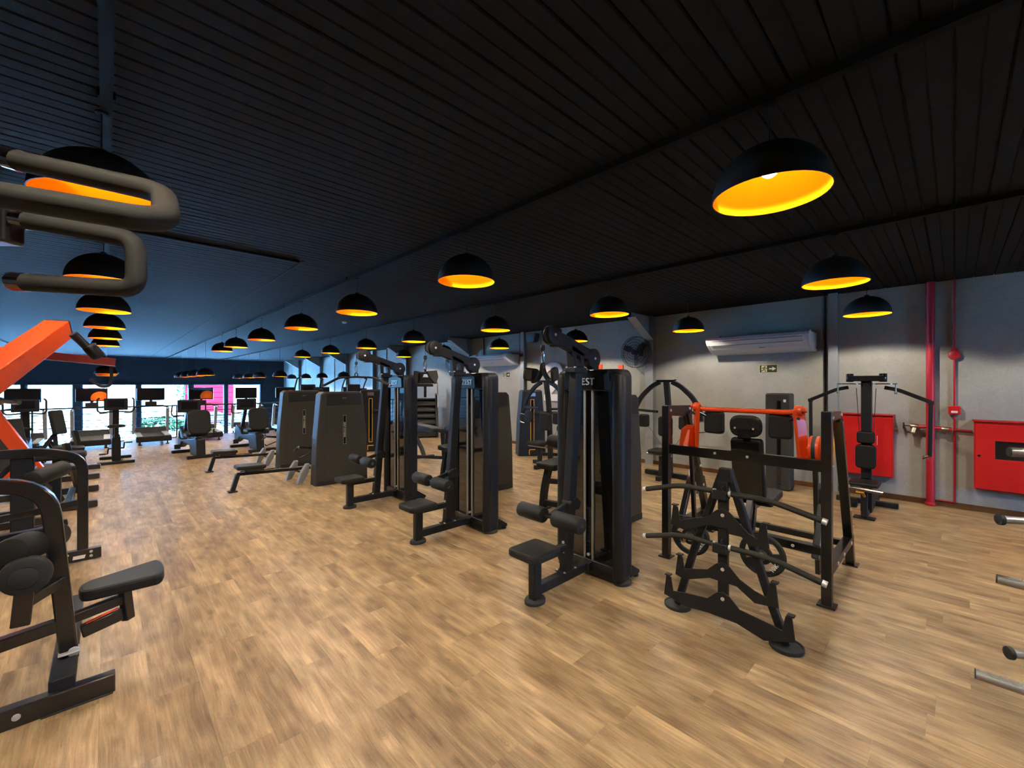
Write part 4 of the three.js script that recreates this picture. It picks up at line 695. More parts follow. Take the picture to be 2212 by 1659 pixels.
  part(q, 'alarm_bell', [roll([0.025, 2.34, 0], [-0.03, 2.34, 0], 0.07, 0.02), rb(0.05, 0.05, 0.08, 0, 2.42, 0)], mat.redpipe);
  const ab = part(q, 'alarm_button', [rb(0.06, 0.13, 0.13, -0.01, 1.5, 0, 0.01)], mat.red);
  part(ab, 'label_plate', [bx(0.004, 0.03, 0.07, -0.042, 1.475, 0)], mat.pinkwhite);
  // big digit and orange lettering
  single('wall_digit', 'large pinkish white digit two mounted on the grey wall', 'sign', [text('2', 1.12, 0.03).rotateY(-Math.PI / 2)], mat.pinkwhite, [XR - 0.002, 1.97, -8.05]);
  const ol = thing('orange_wall_sign', 'orange raised wall lettering mostly hidden behind the nearest pulldown tower', 'sign', [XR - 0.002, 0, -6.55]);
  for (const [z, h] of [[-0.55, 2.46], [0.1, 2.42], [0.72, 2.38]]) part(ol, 'stroke', [rb(0.03, h - 1.5, 0.14, -0.016, (h + 1.5) / 2, z)], mat.orange);
  // speaker and small camera
  const sp = thing('wall_speaker', 'black speaker box high on the wall above the white digit', 'speaker', [XR - 0.17, 3.27, -8.75]);
  part(sp, 'box', [ext(shp([[-0.2, 0.13], [0.2, 0.13], [0.15, -0.1], [0.1, -0.13], [-0.1, -0.13], [-0.15, -0.1]]), 0.2, 0.02).rotateY(-Math.PI / 2)], mat.dark);
  part(sp, 'bracket', [rb(0.12, 0.04, 0.05, 0.108, 0.05, 0)], mat.dark);
  single('security_camera', 'small dark dome camera on the column left of the digit', 'camera', [roll([0, 0, 0], [-0.06, 0, 0], 0.05, 0.02), ball(-0.07, -0.01, 0, 0.035)], mat.dark, [XR - 0.166, 2.78, -9.19]);
  single('smoke_detector', 'small white smoke detector on the dark ceiling', 'smoke detector', [lathe([[0.0001, -0.045], [0.04, -0.045], [0.055, -0.03], [0.06, -0.001], [0.0001, -0.001]], 24)], mat.white, [4.4, CH - 0.006, -10.8]);
  const wc = (z, l, y0, y1) => single('wall_conduit', l, 'conduit', [rod([0, y0, 0], [0, y1, 0], 0.016)], mat.dark, [XR - 0.02, 0, z]);
  wc(-1.62, 'thin dark conduit beside the near steel column', 0.1, CH - 0.004); wc(-11.2, 'dark vertical conduit above the far air conditioner', 2.9, CH - 0.004); wc(-18.2, 'dark vertical conduit on the blue-lit wall', 0.1, CH - 0.004); wc(-24.4, 'dark vertical conduit on the far blue-lit wall', LOW + 0.01, CH - 0.004);
}
// ---------- left side: plate-loaded machines along the aisle ----------
{
  const g = thing('calf_press_machine', 'black tube-frame machine with tapered seat pad, nearest at left', 'gym machine', [0, 0, -3.62], 0);
  const b = part(g, 'base_beam', [rb(1.7, 0.11, 0.075, -0.81, 0.056, 0, 0.008)], mat.gloss);
  part(b, 'foot_strip', [rb(0.3, 0.008, 0.1, -0.12, 0.005, 0, 0.003)], mat.rubber);
  each(b, 'bolt', [bolt(-0.36, 0.06, 0.04, 'z', 0.018)], mat.bolt);
  part(g, 'spine_beam', [bar([-0.19, 0.13, 0.0], [-0.19, 0.15, -1.3], 0.11, 0.09)], mat.powder);
  const u = part(g, 'upright', [rtube([[-0.17, 0.15, -0.3], [-0.215, 0.7, -0.3], [-0.262, 1.27, -0.3], [-0.8, 1.33, -0.3], [-1.3, 1.33, -0.3]], 0.085, 0.075, [0, 0, 1], 0.2)], mat.gloss);
  each(u, 'base_bolt', [bolt(-0.15, 0.2, -0.25, 'z', 0.03), rb(0.1, 0.012, 0.1, -0.17, 0.2, -0.28)], mat.bolt);
  part(g, 'cross_tube', [bar([-0.2, 0.38, -0.3], [-1.4, 0.24, -0.3], 0.07, 0.075)], mat.gloss);
  part(g, 'cross_tube', [bar([-0.24, 0.98, -0.3], [-1.3, 0.94, -0.3], 0.06, 0.06)], mat.gloss);
  part(g, 'seat_beam', [bar([-0.18, 0.38, -0.33], [0.1, 0.42, -0.36], 0.06, 0.06), bar([-0.12, 0.28, -0.33], [0.08, 0.32, -0.35], 0.05, 0.08), bar([0.09, 0.49, -0.36], [0.11, 0.27, -0.34], 0.06, 0.05)], mat.gloss);
  part(g, 'orange_strip', [bar([-0.1, 0.335, -0.31], [0.06, 0.37, -0.33], 0.02, 0.01)], mat.orange);
  part(g, 'seat_pad', [ext((() => { const s = new THREE.Shape(); s.moveTo(-0.2, -0.06); s.quadraticCurveTo(-0.22, 0.07, -0.14, 0.1); s.lineTo(0.2, 0.17); s.quadraticCurveTo(0.24, 0.14, 0.235, -0.02); s.quadraticCurveTo(0.23, -0.19, 0.18, -0.19); s.lineTo(-0.13, -0.13); s.quadraticCurveTo(-0.19, -0.12, -0.2, -0.06); return s; })(), 0.075, 0.02).rotateX(-Math.PI / 2).rotateZ(0.06).translate(0.07, 0.525, -0.4)], mat.vinyl, 'tapered black seat pad');
  part(g, 'knee_roller', [roll([-0.4, 0.93, -0.12], [-0.24, 0.9, -0.52], 0.085, 0.025, 28)], mat.vinyl, 'brownish black roller pad');
  part(g, 'pivot_disc', [roll([-0.335, 0.79, -0.14], [-0.34, 0.79, -0.07], 0.11, 0.02, 32), roll([-0.34, 0.79, -0.07], [-0.34, 0.79, -0.05], 0.06, 0.008, 28)], mat.rubber);
  part(g, 'pivot_arm', [bar([-0.34, 0.76, -0.12], [-0.36, 0.5, -0.12], 0.05, 0.08), bar([-0.35, 0.62, -0.12], [-0.2, 0.66, -0.28], 0.05, 0.06), bar([-0.4, 0.84, -0.14], [-1.2, 0.8, -0.2], 0.05, 0.06)], mat.gloss);
}
{
  const g = thing('tube_frame_machine', 'black tube-frame machine with bolted foot plate, second at left', 'gym machine', [0, 0, -6.5]);
  const f = part(g, 'foot_beam', [rb(1.5, 0.11, 0.08, -0.79, 0.065, 0, 0.006)], mat.gloss);
  each(f, 'bolt', [bolt(-0.12, 0.09, 0.043, 'z', 0.014), bolt(-0.3, 0.09, 0.043, 'z', 0.014), bolt(-0.12, 0.045, 0.043, 'z', 0.014), bolt(-0.33, 0.04, 0.043, 'z', 0.014)], mat.bolt);
  part(f, 'label_sticker', [ext(shp([[-0.05, -0.018], [0.04, -0.018], [0.05, 0.018], [-0.045, 0.018]]), 0.003, 0).translate(-0.21, 0.05, 0.042)], mat.pinkwhite);
  part(g, 'upright', [rtube([[-0.185, 0.12, -0.02], [-0.185, 1.1, -0.02], [-0.45, 1.2, -0.02], [-1.3, 1.2, -0.02]], 0.085, 0.075, [0, 0, 1], 0.16)], mat.gloss);
  part(g, 'box_post', [rb(0.16, 1.14, 0.12, -0.62, 0.58, -0.1, 0.01), ext(shp([[0, 0], [0.42, 0.55], [0.42, 0.62], [-0.06, 0.03]]), 0.05, 0.004).translate(-1.1, 0.5, -0.1)], mat.powder);
  part(g, 'cross_tube', [bar([-0.2, 0.62, -0.06], [-1.2, 0.5, -0.06], 0.06, 0.07), bar([-0.3, 0.42, -0.1], [-1.2, 0.3, -0.1], 0.06, 0.06), bar([-0.62, 0.9, -0.1], [-0.62, 0.9, -1.0], 0.06, 0.07)], mat.gloss);
  part(g, 'roller', [roll([-0.55, 0.92, 0.0], [-0.35, 0.96, -0.42], 0.085, 0.025, 24)], mat.vinyl);
  part(g, 'seat_pad', [pad(0.5, 0.3, 0.07, 0.1).rotateX(-Math.PI / 2).translate(-0.42, 1.06, -0.75)], mat.vinyl);
  part(g, 'seat_post', [bar([-0.42, 0.1, -0.75], [-0.42, 1.02, -0.75], 0.07, 0.07), bar([-0.4, 0.08, -1.2], [-0.6, 0.08, -0.05], 0.08, 0.08)], mat.powder);
}
// two more tube-frame machines farther along the aisle
[[-9.2, 'black low tube-frame machine with two foot beams, third at left'], [-11.9, 'black low tube-frame machine, farthest of the left row']].forEach(([z, l], i) => {
  const g = thing('low_press_machine', l, 'gym machine', [0, 0, z], 0, 'low machines of the left row');
  for (const dz of [0, -1.35]) { const fb = part(g, 'foot_beam', [rb(1.2, 0.1, 0.08, -0.7, 0.06, dz, 0.006)], mat.gloss); part(fb, 'end_cap', [rb(0.012, 0.07, 0.06, -0.098, 0.06, dz, 0.003)], mat.satin); }
  part(g, 'upright', [bar([-0.35, 0.1, -1.3], [-0.5, 0.9, -1.2], 0.08, 0.08), bar([-0.42, 0.08, 0], [-0.42, 0.08, -1.35], 0.08, 0.08), bar([-0.5, 0.1, -0.3], [-0.85, 0.75, -0.8], 0.07, 0.07)], mat.gloss);
  part(g, 'seat', [pad(0.46, 0.34, 0.08, 0.06).rotateX(-Math.PI / 2).rotateZ(-0.1).translate(-0.55, 0.6, -0.5)], mat.vinyl);
  part(g, 'backrest', [pad(0.26, 0.5, 0.08, 0.04).rotateX(-0.2).rotateY(0.9).translate(-0.72 - (i ? 0 : 0.3), 1.12, -0.75)], mat.vinyl);
  part(g, 'seat_post', [bar([-0.55, 0.1, -0.5], [-0.55, 0.56, -0.5], 0.08, 0.08)], mat.powder);
  part(g, 'press_lever', [bar([-1.1, 0.3, -0.75], [-0.76, 0.88, -0.75], 0.07, 0.07), bar([-0.7, 0.1, -0.75], [-0.76, 0.88, -0.75], 0.07, 0.07)], mat.powder);
  part(g, 'slide_rail', [bar([-1.45, 1.0, -0.75], [-1.05, 0.3, -0.7], 0.03, 0.05)], mat.silver);
});
// orange lever machines: thick arms that reach out over the aisle
{
  let g = thing('orange_lever_machine', 'orange lever machine whose thick arm slants up at the left edge', 'gym machine', [0, 0, 0]);
  const A = V(-0.72, 1.4, -2.06), B = V(-0.2, 2.22, -3.6);
  const a1 = part(g, 'lever_arm', [bar(A, B, 0.105, 0.105, 0.006)], mat.orange, 'thick orange arm slanting up');
  const d = B.clone().sub(A).normalize();
  part(a1, 'end_cap', [bar(B, B.clone().addScaledVector(d, 0.012), 0.108, 0.108)], mat.dark);
  part(a1, 'handle', [rod([-0.14, 2.19, -3.52], [-0.06, 2.09, -3.56], 0.022), roll([-0.08, 2.13, -3.55], [-0.03, 2.06, -3.57], 0.034, 0.012), bolt(-0.05, 2.13, -3.53, 'x', 0.014)], mat.rubber);
  part(g, 'mast', [bar([-0.9, 0.06, -2.1], [-0.86, 1.5, -2.06], 0.12, 0.12)], mat.orange);
  part(g, 'pivot_beam', [bar([-0.86, 1.42, -2.06], [-0.66, 1.42, -2.06], 0.1, 0.1)], mat.orange);
  part(g, 'base_frame', [bar([-1.5, 0.05, -1.98], [-1.5, 0.05, -3.1], 0.09, 0.09), bar([-0.9, 0.05, -1.98], [-0.9, 0.05, -3.1], 0.09, 0.09), bar([-1.5, 0.05, -2.6], [-0.9, 0.05, -2.6], 0.09, 0.09)], mat.gloss);
  g = thing('orange_lever_machine', 'orange lever machine with level arm and hanging handle before the windows', 'gym machine', [0, 0, -8.05]);
  const a2 = part(g, 'lever_arm', [bar([-1.2, 2.33, 0], [0.09, 2.2, 0], 0.1, 0.1, 0.006)], mat.orange, 'level orange arm');
  part(a2, 'edge_strip', [bar([-1.2, 2.276, 0.05], [0.09, 2.146, 0.05], 0.006, 0.01)], mat.pinkwhite);
  part(a2, 'handle', [rod([0.05, 2.16, 0], [0.05, 1.92, 0], 0.02), tube([[0.05, 1.95, 0], [0.03, 1.87, 0], [-0.06, 1.86, 0], [-0.13, 1.95, 0]], 0.02, [0, 0, 1], 0.05), roll([-0.12, 1.94, 0], [-0.155, 1.975, 0], 0.03, 0.006)], mat.rubber);
  part(g, 'mast', [bar([-1.25, 0.08, -0.1], [-1.2, 2.36, 0], 0.12, 0.12)], mat.orange);
  part(g, 'leg_strut', [bar([-1.15, 1.85, 0.05], [-0.62, 0.78, 0.05], 0.11, 0.14)], mat.orange);
  part(g, 'leg_strut', [bar([-1.2, 0.5, 0.05], [-0.7, 0.98, 0.05], 0.09, 0.1)], mat.orange);
  part(g, 'weight_horn', [rod([-1.1, 1.72, 0.1], [-0.75, 1.68, 0.35], 0.028), roll([-0.95, 1.7, 0.2], [-0.9, 1.695, 0.24], 0.05, 0.01)], mat.chrome);
  part(g, 'base_frame', [bar([-1.6, 0.05, -0.5], [-0.6, 0.05, -0.5], 0.09, 0.09), bar([-1.6, 0.05, 0.35], [-0.6, 0.05, 0.35], 0.09, 0.09), bar([-1.25, 0.05, 0.35], [-1.25, 0.05, -0.5], 0.09, 0.09), bar([-0.7, 0.06, 0.3], [-0.64, 0.82, 0.05], 0.08, 0.08)], mat.gloss);
  part(g, 'backrest', [pad(0.3, 0.62, 0.09, 0.05).rotateX(-0.3).rotateY(0.9).translate(-1.0, 1.0, -0.45)], mat.vinyl);
}
// chin-up station beside the camera: foam-covered loop grips at upper left
{
  const g = thing('chin_up_station', 'chin-up station with foam-covered loop grips at upper left', 'gym machine', [0, 0, 0]);
  part(g, 'post', [rb(0.08, 2.5, 0.08, -1.25, 1.25, -1.75, 0.008)], mat.gloss);
  part(g, 'post', [rb(0.08, 2.5, 0.08, -1.85, 1.25, -1.2, 0.008)], mat.gloss);
  part(g, 'base', [bar([-1.25, 0.05, -1.75], [-1.85, 0.05, -1.2], 0.09, 0.09), bar([-1.25, 0.05, -1.75], [-0.95, 0.05, -1.3], 0.09, 0.09), bar([-1.85, 0.05, -1.2], [-1.5, 0.05, -0.8], 0.09, 0.09)], mat.gloss);
  part(g, 'head_beam', [bar([-1.25, 2.42, -1.75], [-0.24, 2.41, -1.6], 0.07, 0.07), bar([-1.85, 2.42, -1.2], [-0.5, 2.4, -1.45], 0.07, 0.07)], mat.gloss);
  part(g, 'grip_plate', [bar([-0.32, 2.29, -1.7], [-0.157, 2.285, -1.545], 0.05, 0.105)], mat.gloss);
  const l1 = part(g, 'foam_grip', [pipe([[-0.158, 2.43, -1.538], [0.095, 2.335, -1.245], [0.08, 2.2, -1.015], [-0.16, 2.243, -1.2]], 0.0232, 0.07)], mat.foam, 'grey foam loop');
  part(l1, 'chrome_end', [rod([-0.17, 2.436, -1.551], [-0.148, 2.426, -1.526], 0.025)], mat.chrome);
  const l2 = part(g, 'foam_grip', [pipe([[-0.14, 2.287, -1.52], [0.05, 2.24, -1.337], [0.052, 2.126, -1.345], [-0.145, 2.142, -1.53]], 0.0205, 0.035)], mat.foam, 'smaller foam loop below');
  part(l2, 'chrome_end', [rod([-0.152, 2.29, -1.532], [-0.132, 2.285, -1.512], 0.0218)], mat.chrome);
  part(l2, 'chrome_end', [rod([-0.16, 2.144, -1.545], [-0.136, 2.141, -1.522], 0.0218)], mat.chrome);
}
// plate rack at the right edge: bare chrome pegs reach into view
{
  const g = thing('plate_rack', 'weight plate rack with bare chrome pegs at the right edge', 'rack', [3.2, 0, 0.8]);
  part(g, 'upright', [rb(0.09, 1.75, 0.07, -0.2, 0.88, 0, 0.008)], mat.gloss);
  part(g, 'upright', [rb(0.09, 1.75, 0.07, 0.25, 0.88, 0, 0.008)], mat.gloss);
  part(g, 'cross_plate', [rb(0.5, 0.1, 0.03, 0.02, 1.56, 0, 0.006), rb(0.5, 0.1, 0.03, 0.02, 0.95, 0, 0.006), rb(0.5, 0.1, 0.03, 0.02, 0.56, 0, 0.006)], mat.gloss);
  part(g, 'base', [bar([-0.2, 0.05, -0.1], [-0.2, 0.05, 0.6], 0.08, 0.08), bar([0.25, 0.05, -0.1], [0.25, 0.05, 0.6], 0.08, 0.08), bar([-0.2, 0.05, 0.5], [0.25, 0.05, 0.5], 0.08, 0.08)], mat.gloss);
  const peg = (p, q, r, cap) => { p = V(...p); q = V(...q); const m = part(g, 'peg', [rod(p, q, r, r, 20)], mat.pegs, 'bare chrome peg'); const d = q.clone().sub(p).setLength(0.01); if (cap) part(m, 'rubber_cap', [roll(q.clone().sub(d), q.clone().add(d), r * 1.45, 0.005, 20)], mat.rubber); else part(m, 'end_plug', [rod(q, q.clone().add(d.multiplyScalar(0.4)), r * 0.94)], mat.rubber); };
  peg([0.12, 1.56, 0], [-0.12, 1.58, -0.62], 0.022, false);
  peg([0.25, 1.27, 0], [-0.15, 1.26, -0.65], 0.018, true);
  peg([-0.16, 0.95, 0], [-0.16, 0.98, -0.66], 0.022, false);
  peg([0.25, 0.62, 0], [-0.12, 0.63, -0.62], 0.020, true);
  peg([-0.23, 0.53, 0], [-0.23, 0.53, -0.73], 0.024, false);
}
// ---------- cardio machines along the railing ----------
const tvTex = canvasTex(256, 150, (c, w, h) => { c.fillStyle = '#0c0c10'; c.fillRect(0, 0, w, h); const g = c.createRadialGradient(190, 110, 10, 190, 110, 100); g.addColorStop(0, '#e0691e'); g.addColorStop(1, '#a5430f'); c.fillStyle = g; c.beginPath(); c.arc(200, 120, 84, 0, 7); c.fill(); c.fillStyle = '#0c0c10'; c.fillRect(0, 0, w, 12); });
const tvMat = M({ map: tvTex, roughness: 0.15, emissive: rgb(1, 1, 1), emissiveMap: tvTex, emissiveIntensity: 0.25 });
function makeTreadmill(x, label, lit) {
  const g = thing('treadmill', label, 'treadmill', [x, 0, -17.3], 0, 'treadmills along the railing');
  part(g, 'deck', [rb(0.84, 0.13, 1.75, 0, 0.2, -0.85, 0.02), rb(0.86, 0.17, 0.12, 0, 0.19, 0.0, 0.03)], mat.powder);
  part(g, 'belt', [rb(0.54, 0.012, 1.6, 0, 0.27, -0.8, 0.004)], mat.rubber);
  for (const s of [-1, 1]) {
    part(g, 'side_rail', [rb(0.15, 0.035, 1.7, s * 0.345, 0.28, -0.84, 0.01)], mat.silver, 'silver side rail');
    part(g, 'rear_foot', [rod([s * 0.33, 0.002, -0.1], [s * 0.33, 0.14, -0.1], 0.016), roll([s * 0.33, 0.001, -0.1], [s * 0.33, 0.025, -0.1], 0.05, 0.008)], mat.rubber);
    part(g, 'front_foot', [roll([s * 0.3, 0.001, -1.6], [s * 0.3, 0.14, -1.6], 0.04, 0.008)], mat.rubber);
    part(g, 'upright', [rtube([[s * 0.43, 0.24, -1.5], [s * 0.43, 1.08, -1.28]], 0.06, 0.09, [1, 0, 0], 0.1), tube([[s * 0.43, 1.06, -1.28], [s * 0.43, 1.12, -1.18], [s * 0.43, 1.08, -0.85]], 0.024, [1, 0, 0], 0.08), rb(0.08, 0.08, 0.1, s * 0.43, 1.08, -1.26)], mat.silver);
  }
  part(g, 'motor_hood', [ext(shp([[0, 0], [0.4, 0], [0.4, 0.1], [0.2, 0.2], [0.05, 0.2]]), 0.8, 0.03).rotateY(Math.PI / 2).translate(0, 0.25, -1.38)], mat.shroud);
  part(g, 'handlebar', [tube([[-0.43, 1.12, -1.3], [-0.3, 1.17, -1.34], [0.3, 1.17, -1.34], [0.43, 1.12, -1.3]], 0.03, [0, 0, 1], 0.08)], mat.powder);
  const c = part(g, 'console', [rb(0.3, 0.16, 0.08, 0, 1.24, -1.36, 0.02), rb(0.08, 0.2, 0.05, 0, 1.38, -1.38)], mat.powder);
  const tv = part(g, 'screen_housing', [rb(0.72, 0.42, 0.05, 0, 1.56, -1.38, 0.02).rotateX(0)], mat.screen);
  if (lit) part(tv, 'screen', [bx(0.66, 0.37, 0.004, 0, 1.565, -1.353)], tvMat, 'screen with an orange picture');
  else part(tv, 'screen', [bx(0.66, 0.37, 0.004, 0, 1.565, -1.353)], mat.screen);
}
[[-1.75, 0, 'treadmill by the railing behind the orange lever machine'], [-0.33, 1, 'treadmill with orange screen left of the upright bike column'], [1.08, 0, 'treadmill with blank screen right of the upright bike'], [2.45, 1, 'treadmill with orange screen behind the nearer recumbent bike'], [3.85, 0, 'treadmill with blank screen behind the farther recumbent bike'], [5.22, 1, 'treadmill with orange screen beside the farther row machine shroud'], [6.6, 0, 'treadmill half hidden behind the row machine shrouds'], [7.9, 0, 'treadmill nearest the right wall']].forEach(([x, l, s]) => makeTreadmill(x, s, l));
function makeBike(x, z, label) {
  const g = thing('upright_bike', label, 'exercise bike', [x, 0, z], 0, 'upright bikes');
  part(g, 'rear_foot', [rb(0.66, 0.07, 0.09, 0, 0.037, 0, 0.02)], mat.powder);
  part(g, 'front_foot', [rb(0.6, 0.07, 0.09, 0, 0.037, -1.0, 0.02)], mat.powder);
  part(g, 'body', [ext(shp([[0.05, 0.03], [1.0, 0.03], [0.95, 0.4], [0.8, 0.62], [0.3, 0.5], [0.1, 0.62], [0.02, 0.6]]), 0.16, 0.03).rotateY(Math.PI / 2).translate(0, 0.03, 0.0)], mat.powder);
  part(g, 'seat_post', [bar([0, 0.4, -0.1], [0, 0.86, -0.05], 0.07, 0.09)], mat.powder);
  part(g, 'saddle', [ext((() => { const s = new THREE.Shape(); s.moveTo(-0.16, 0.1); s.quadraticCurveTo(0, 0.16, 0.16, 0.1); s.quadraticCurveTo(0.14, -0.02, 0.03, -0.18); s.lineTo(-0.03, -0.18); s.quadraticCurveTo(-0.14, -0.02, -0.16, 0.1); return s; })(), 0.07, 0.02).rotateX(Math.PI / 2).translate(0, 0.9, -0.05)], mat.vinyl);
  part(g, 'stem', [rtube([[0, 0.5, -0.85], [0, 1.1, -0.72], [0, 1.32, -0.66]], 0.09, 0.12, [1, 0, 0], 0.15)], mat.powder);
  part(g, 'console', [rb(0.44, 0.3, 0.07, 0, 1.4, -0.6, 0.02).rotateX(0)], mat.powder);
  part(g, 'console_screen', [bx(0.3, 0.18, 0.004, 0, 1.42, -0.563)], mat.screen);
  for (const s of [-1, 1]) {
    part(g, 'handle', [tube([[s * 0.05, 1.22, -0.6], [s * 0.28, 1.2, -0.58], [s * 0.33, 1.25, -0.57], [s * 0.33, 1.52, -0.52], [s * 0.29, 1.56, -0.5]], 0.02, [0, 0, 1], 0.06)], mat.foam);
    part(g, 'pedal', [rb(0.12, 0.03, 0.1, s * 0.24, s > 0 ? 0.45 : 0.2, -0.5), bar([s * 0.14, 0.32, -0.5], [s * 0.15, s > 0 ? 0.45 : 0.2, -0.5], 0.02, 0.03), rod([s * 0.06, 0.32, -0.5], [s * 0.15, 0.32, -0.5], 0.018), rod([s * 0.14, s > 0 ? 0.45 : 0.2, -0.5], [s * 0.2, s > 0 ? 0.45 : 0.2, -0.5], 0.012)], mat.powder);
  }
}
makeBike(0.17, -13.75, 'upright exercise bike with box console alone on the aisle');
makeBike(-1.35, -14.2, 'exercise bike at far left behind the black tube frames');
function makeElliptical(x, z, label) {
  const g = thing('elliptical_trainer', label, 'gym machine', [x, 0, z], 0, 'elliptical trainers');
  part(g, 'base_frame', [rb(0.6, 0.08, 0.1, 0, 0.042, 0.6, 0.02), rb(0.6, 0.08, 0.1, 0, 0.042, -0.7, 0.02), rb(0.12, 0.1, 1.3, 0, 0.08, 0, 0.02)], mat.powder);
  part(g, 'flywheel_housing', [roll([-0.14, 0.5, 0.3], [0.14, 0.5, 0.3], 0.38, 0.05, 32)], mat.powder);
  part(g, 'mast', [rtube([[0, 0.1, -0.6], [0, 1.2, -0.5], [0, 1.75, -0.42]], 0.1, 0.12, [1, 0, 0], 0.2)], mat.powder);
  part(g, 'console', [rb(0.46, 0.3, 0.08, 0, 1.74, -0.4, 0.03)], mat.powder);
  part(g, 'console_screen', [bx(0.3, 0.18, 0.004, 0, 1.76, -0.358)], mat.screen);
  part(g, 'bottle_holder', [rb(0.26, 0.1, 0.1, 0.34, 1.7, -0.42, 0.02), rod([0.1, 1.7, -0.42], [0.3, 1.7, -0.42], 0.02)], mat.powder);
  for (const s of [-1, 1]) {
    part(g, 'moving_handle', [tube([[s * 0.38, 0.5, -0.3], [s * 0.38, 1.5, -0.5], [s * 0.38, 1.8, -0.45], [s * 0.38, 2.08, -0.2]], 0.022, [1, 0, 0], 0.2), tube([[s * 0.38, 2.08, -0.2], [s * 0.3, 2.1, -0.2]], 0.022, [0, 0, 1], 0.02)], mat.foam);
    part(g, 'pedal', [rb(0.14, 0.05, 0.4, s * 0.24, s > 0 ? 0.4 : 0.25, 0.1, 0.015), bar([s * 0.3, s > 0 ? 0.38 : 0.23, 0.3], [s * 0.38, 0.5, -0.3], 0.04, 0.06)], mat.rubber);
  }
}
makeElliptical(4.72, -14.1, 'elliptical trainer with tall handles showing above the farther row shroud');
makeElliptical(6.23, -14.1, 'elliptical trainer with tall handles showing above the nearer row shroud');
function makeRecumbent(x, z, label) {
  const g = thing('recumbent_bike', label, 'exercise bike', [x, 0, z], 0.12, 'recumbent bikes');
  part(g, 'rear_foot', [rb(0.7, 0.08, 0.1, 0.05, 0.042, 0.25, 0.02)], mat.powder);
  part(g, 'front_foot', [rb(0.5, 0.08, 0.1, -0.05, 0.042, -1.2, 0.02)], mat.powder);
  part(g, 'body', [ext(shp([[-0.3, 0.02], [0.3, 0.02], [0.4, 0.25], [1.1, 0.25], [1.5, 0.1], [1.5, 0.5], [1.35, 0.7], [1.1, 0.6], [0.9, 0.42], [0.3, 0.45], [-0.1, 0.5], [-0.25, 0.45]]), 0.2, 0.04).rotateY(Math.PI / 2).translate(0, 0.02, 0)], mat.powder);
  part(g, 'seat', [pad(0.48, 0.42, 0.09, 0.1).rotateX(-Math.PI / 2).translate(0, 0.58, -0.18)], mat.vinyl);
  part(g, 'backrest', [ext((() => { const s = rrect(0.5, 0.62, 0.16); return s; })(), 0.1, 0.03).rotateX(-0.2).translate(0, 0.92, 0.1)], mat.vinyl);
  part(g, 'seat_rail', [bar([0, 0.5, 0.15], [0, 0.5, -0.5], 0.1, 0.06)], mat.powder);
  part(g, 'mast', [bar([0, 0.6, -1.15], [0, 1.25, -0.85], 0.09, 0.1)], mat.powder);
  part(g, 'console', [rb(0.52, 0.34, 0.07, 0, 1.3, -0.8, 0.02)], mat.powder);
  part(g, 'console_screen', [bx(0.36, 0.2, 0.004, 0, 1.32, -0.763)], mat.screen);
  for (const s of [-1, 1]) {
    part(g, 'handle', [tube([[s * 0.1, 1.05, -0.85], [s * 0.36, 1.05, -0.82], [s * 0.38, 1.12, -0.82], [s * 0.37, 1.34, -0.78]], 0.018, [0, 0, 1], 0.05)], mat.foam);
    part(g, 'side_grip', [tube([[s * 0.2, 0.5, -0.1], [s * 0.36, 0.5, -0.1], [s * 0.38, 0.7, -0.1]], 0.018, [0, 0, 1], 0.06)], mat.powder);
    part(g, 'pedal', [rb(0.13, 0.12, 0.06, s * 0.22, s > 0 ? 0.42 : 0.2, -0.98), bar([s * 0.14, 0.32, -0.98], [s * 0.14, s > 0 ? 0.42 : 0.2, -0.98], 0.02, 0.03), rod([s * 0.06, 0.32, -0.98], [s * 0.15, 0.32, -0.98], 0.018)], mat.rubber);
  }
}
makeRecumbent(1.72, -13.6, 'recumbent exercise bike with rounded backrest, nearer to the aisle');
makeRecumbent(3.1, -13.75, 'recumbent exercise bike with rounded backrest beside the farther row shroud');
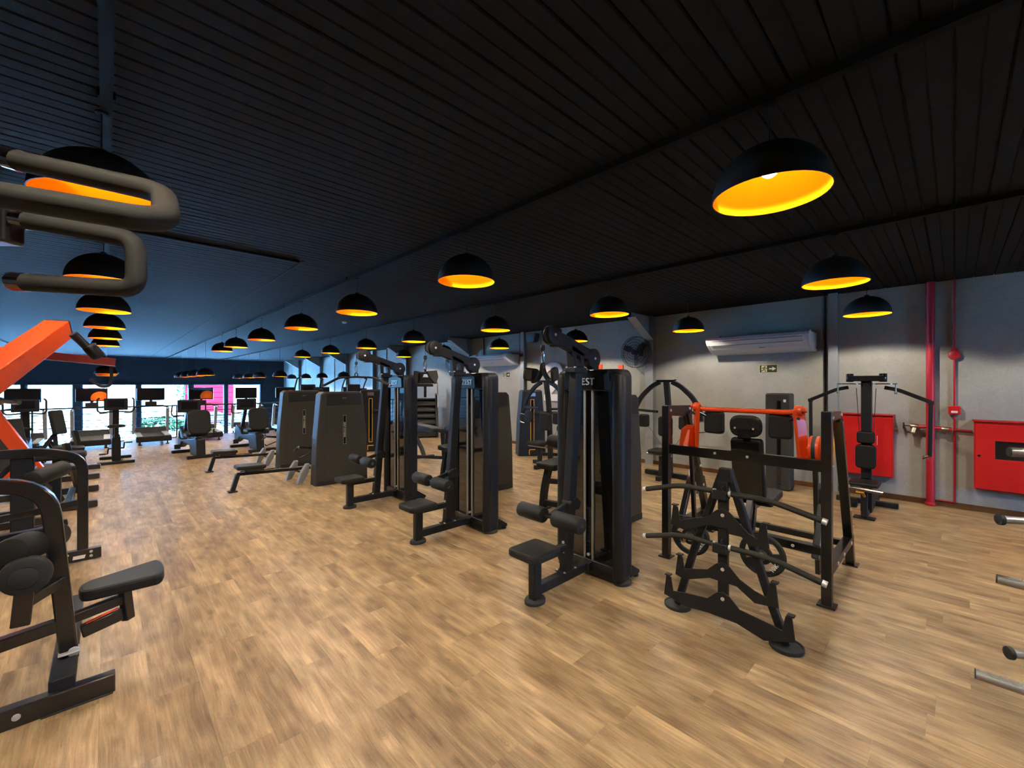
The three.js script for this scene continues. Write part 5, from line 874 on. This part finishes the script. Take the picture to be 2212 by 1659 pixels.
// ---------- stair climber and bench frame in the back ----------
{
  const g = thing('stair_climber', 'black stair climbing machine with bent chrome rails near the far wall', 'gym machine', [8.5, 0, -13.5], -0.543);
  for (const s of [-1, 1]) part(g, 'side_panel', [ext(shp([[-0.7, 0.02], [0.8, 0.02], [0.8, 0.32], [0.0, 1.5], [-0.35, 1.55], [-0.7, 1.3]]), 0.08, 0.02).rotateY(-Math.PI / 2).translate(s * 0.4, 0, 0)], mat.powder);
  part(g, 'core', [ext(shp([[-0.68, 0.05], [0.7, 0.05], [0.7, 0.2], [-0.1, 1.36], [-0.68, 1.3]]), 0.72, 0.01).rotateY(-Math.PI / 2)], mat.dark);
  for (let k = 0; k < 6; k++) part(g, 'step', [rb(0.7, 0.05, 0.26, 0, 0.3 + k * 0.21, 0.66 - k * 0.142, 0.01)], mat.shroud);
  for (const s of [-1, 1]) part(g, 'hand_rail', [tube([[s * 0.43, 1.98, -0.45], [s * 0.43, 1.98, 0.0], [s * 0.43, 1.55, 0.42], [s * 0.43, 0.98, 0.62], [s * 0.43, 0.8, 0.48]], 0.02, [1, 0, 0], 0.12)], mat.chrome, 'bent chrome hand rail');
  part(g, 'front_bar', [rod([-0.43, 1.92, 0.0], [0.43, 1.92, 0.0], 0.018)], mat.chrome);
  part(g, 'console', [rb(0.6, 0.36, 0.08, 0, 1.98, -0.45, 0.02), bar([0, 1.4, -0.5], [0, 1.85, -0.48], 0.12, 0.1)], mat.powder);
}
{
  const g = thing('plate_bench', 'black angled bench frame with end roller behind the farthest pulldown machine', 'gym machine', [5.6, 0, -8.12]);
  part(g, 'leg', [bar([0.03, 0.01, 0], [0.0, 0.82, -0.05], 0.08, 0.08)], mat.powder);
  part(g, 'leg', [bar([0.7, 0.01, -0.9], [0.6, 0.75, -0.7], 0.08, 0.08)], mat.powder);
  part(g, 'top_beam', [bar([0.02, 0.83, 0.06], [-0.02, 0.74, -1.4], 0.08, 0.08)], mat.powder);
  part(g, 'end_roller', [roll([-0.02, 0.84, 0.1], [0.14, 0.84, 0.1], 0.09, 0.03)], mat.vinyl);
  part(g, 'floor_beam', [bar([0.03, 0.2, -0.03], [-0.35, 0.14, -1.2], 0.06, 0.07), bar([-0.35, 0.08, -1.2], [0.4, 0.08, -1.0], 0.07, 0.07)], mat.powder);
  part(g, 'curved_leg', [rtube([[-0.04, 0.12, -0.75], [-0.04, 0.3, -0.85], [-0.04, 0.6, -1.15], [-0.04, 0.7, -1.35]], 0.08, 0.08, [1, 0, 0], 0.25)], mat.powder);
  part(g, 'bolt_cap', [ball(0.02, 0.14, -0.72, 0.03)], mat.chrome);
  part(g, 'side_bracket', [bar([0.05, 0.35, 0.02], [0.35, 0.6, 0.15], 0.05, 0.07)], mat.powder);
  part(g, 'bench_pad', [pad(0.3, 1.1, 0.08, 0.05).rotateX(-Math.PI / 2).rotateX(0.06).translate(0.0, 0.86, -0.75)], mat.vinyl);
}
renderer.render(scene, camera);
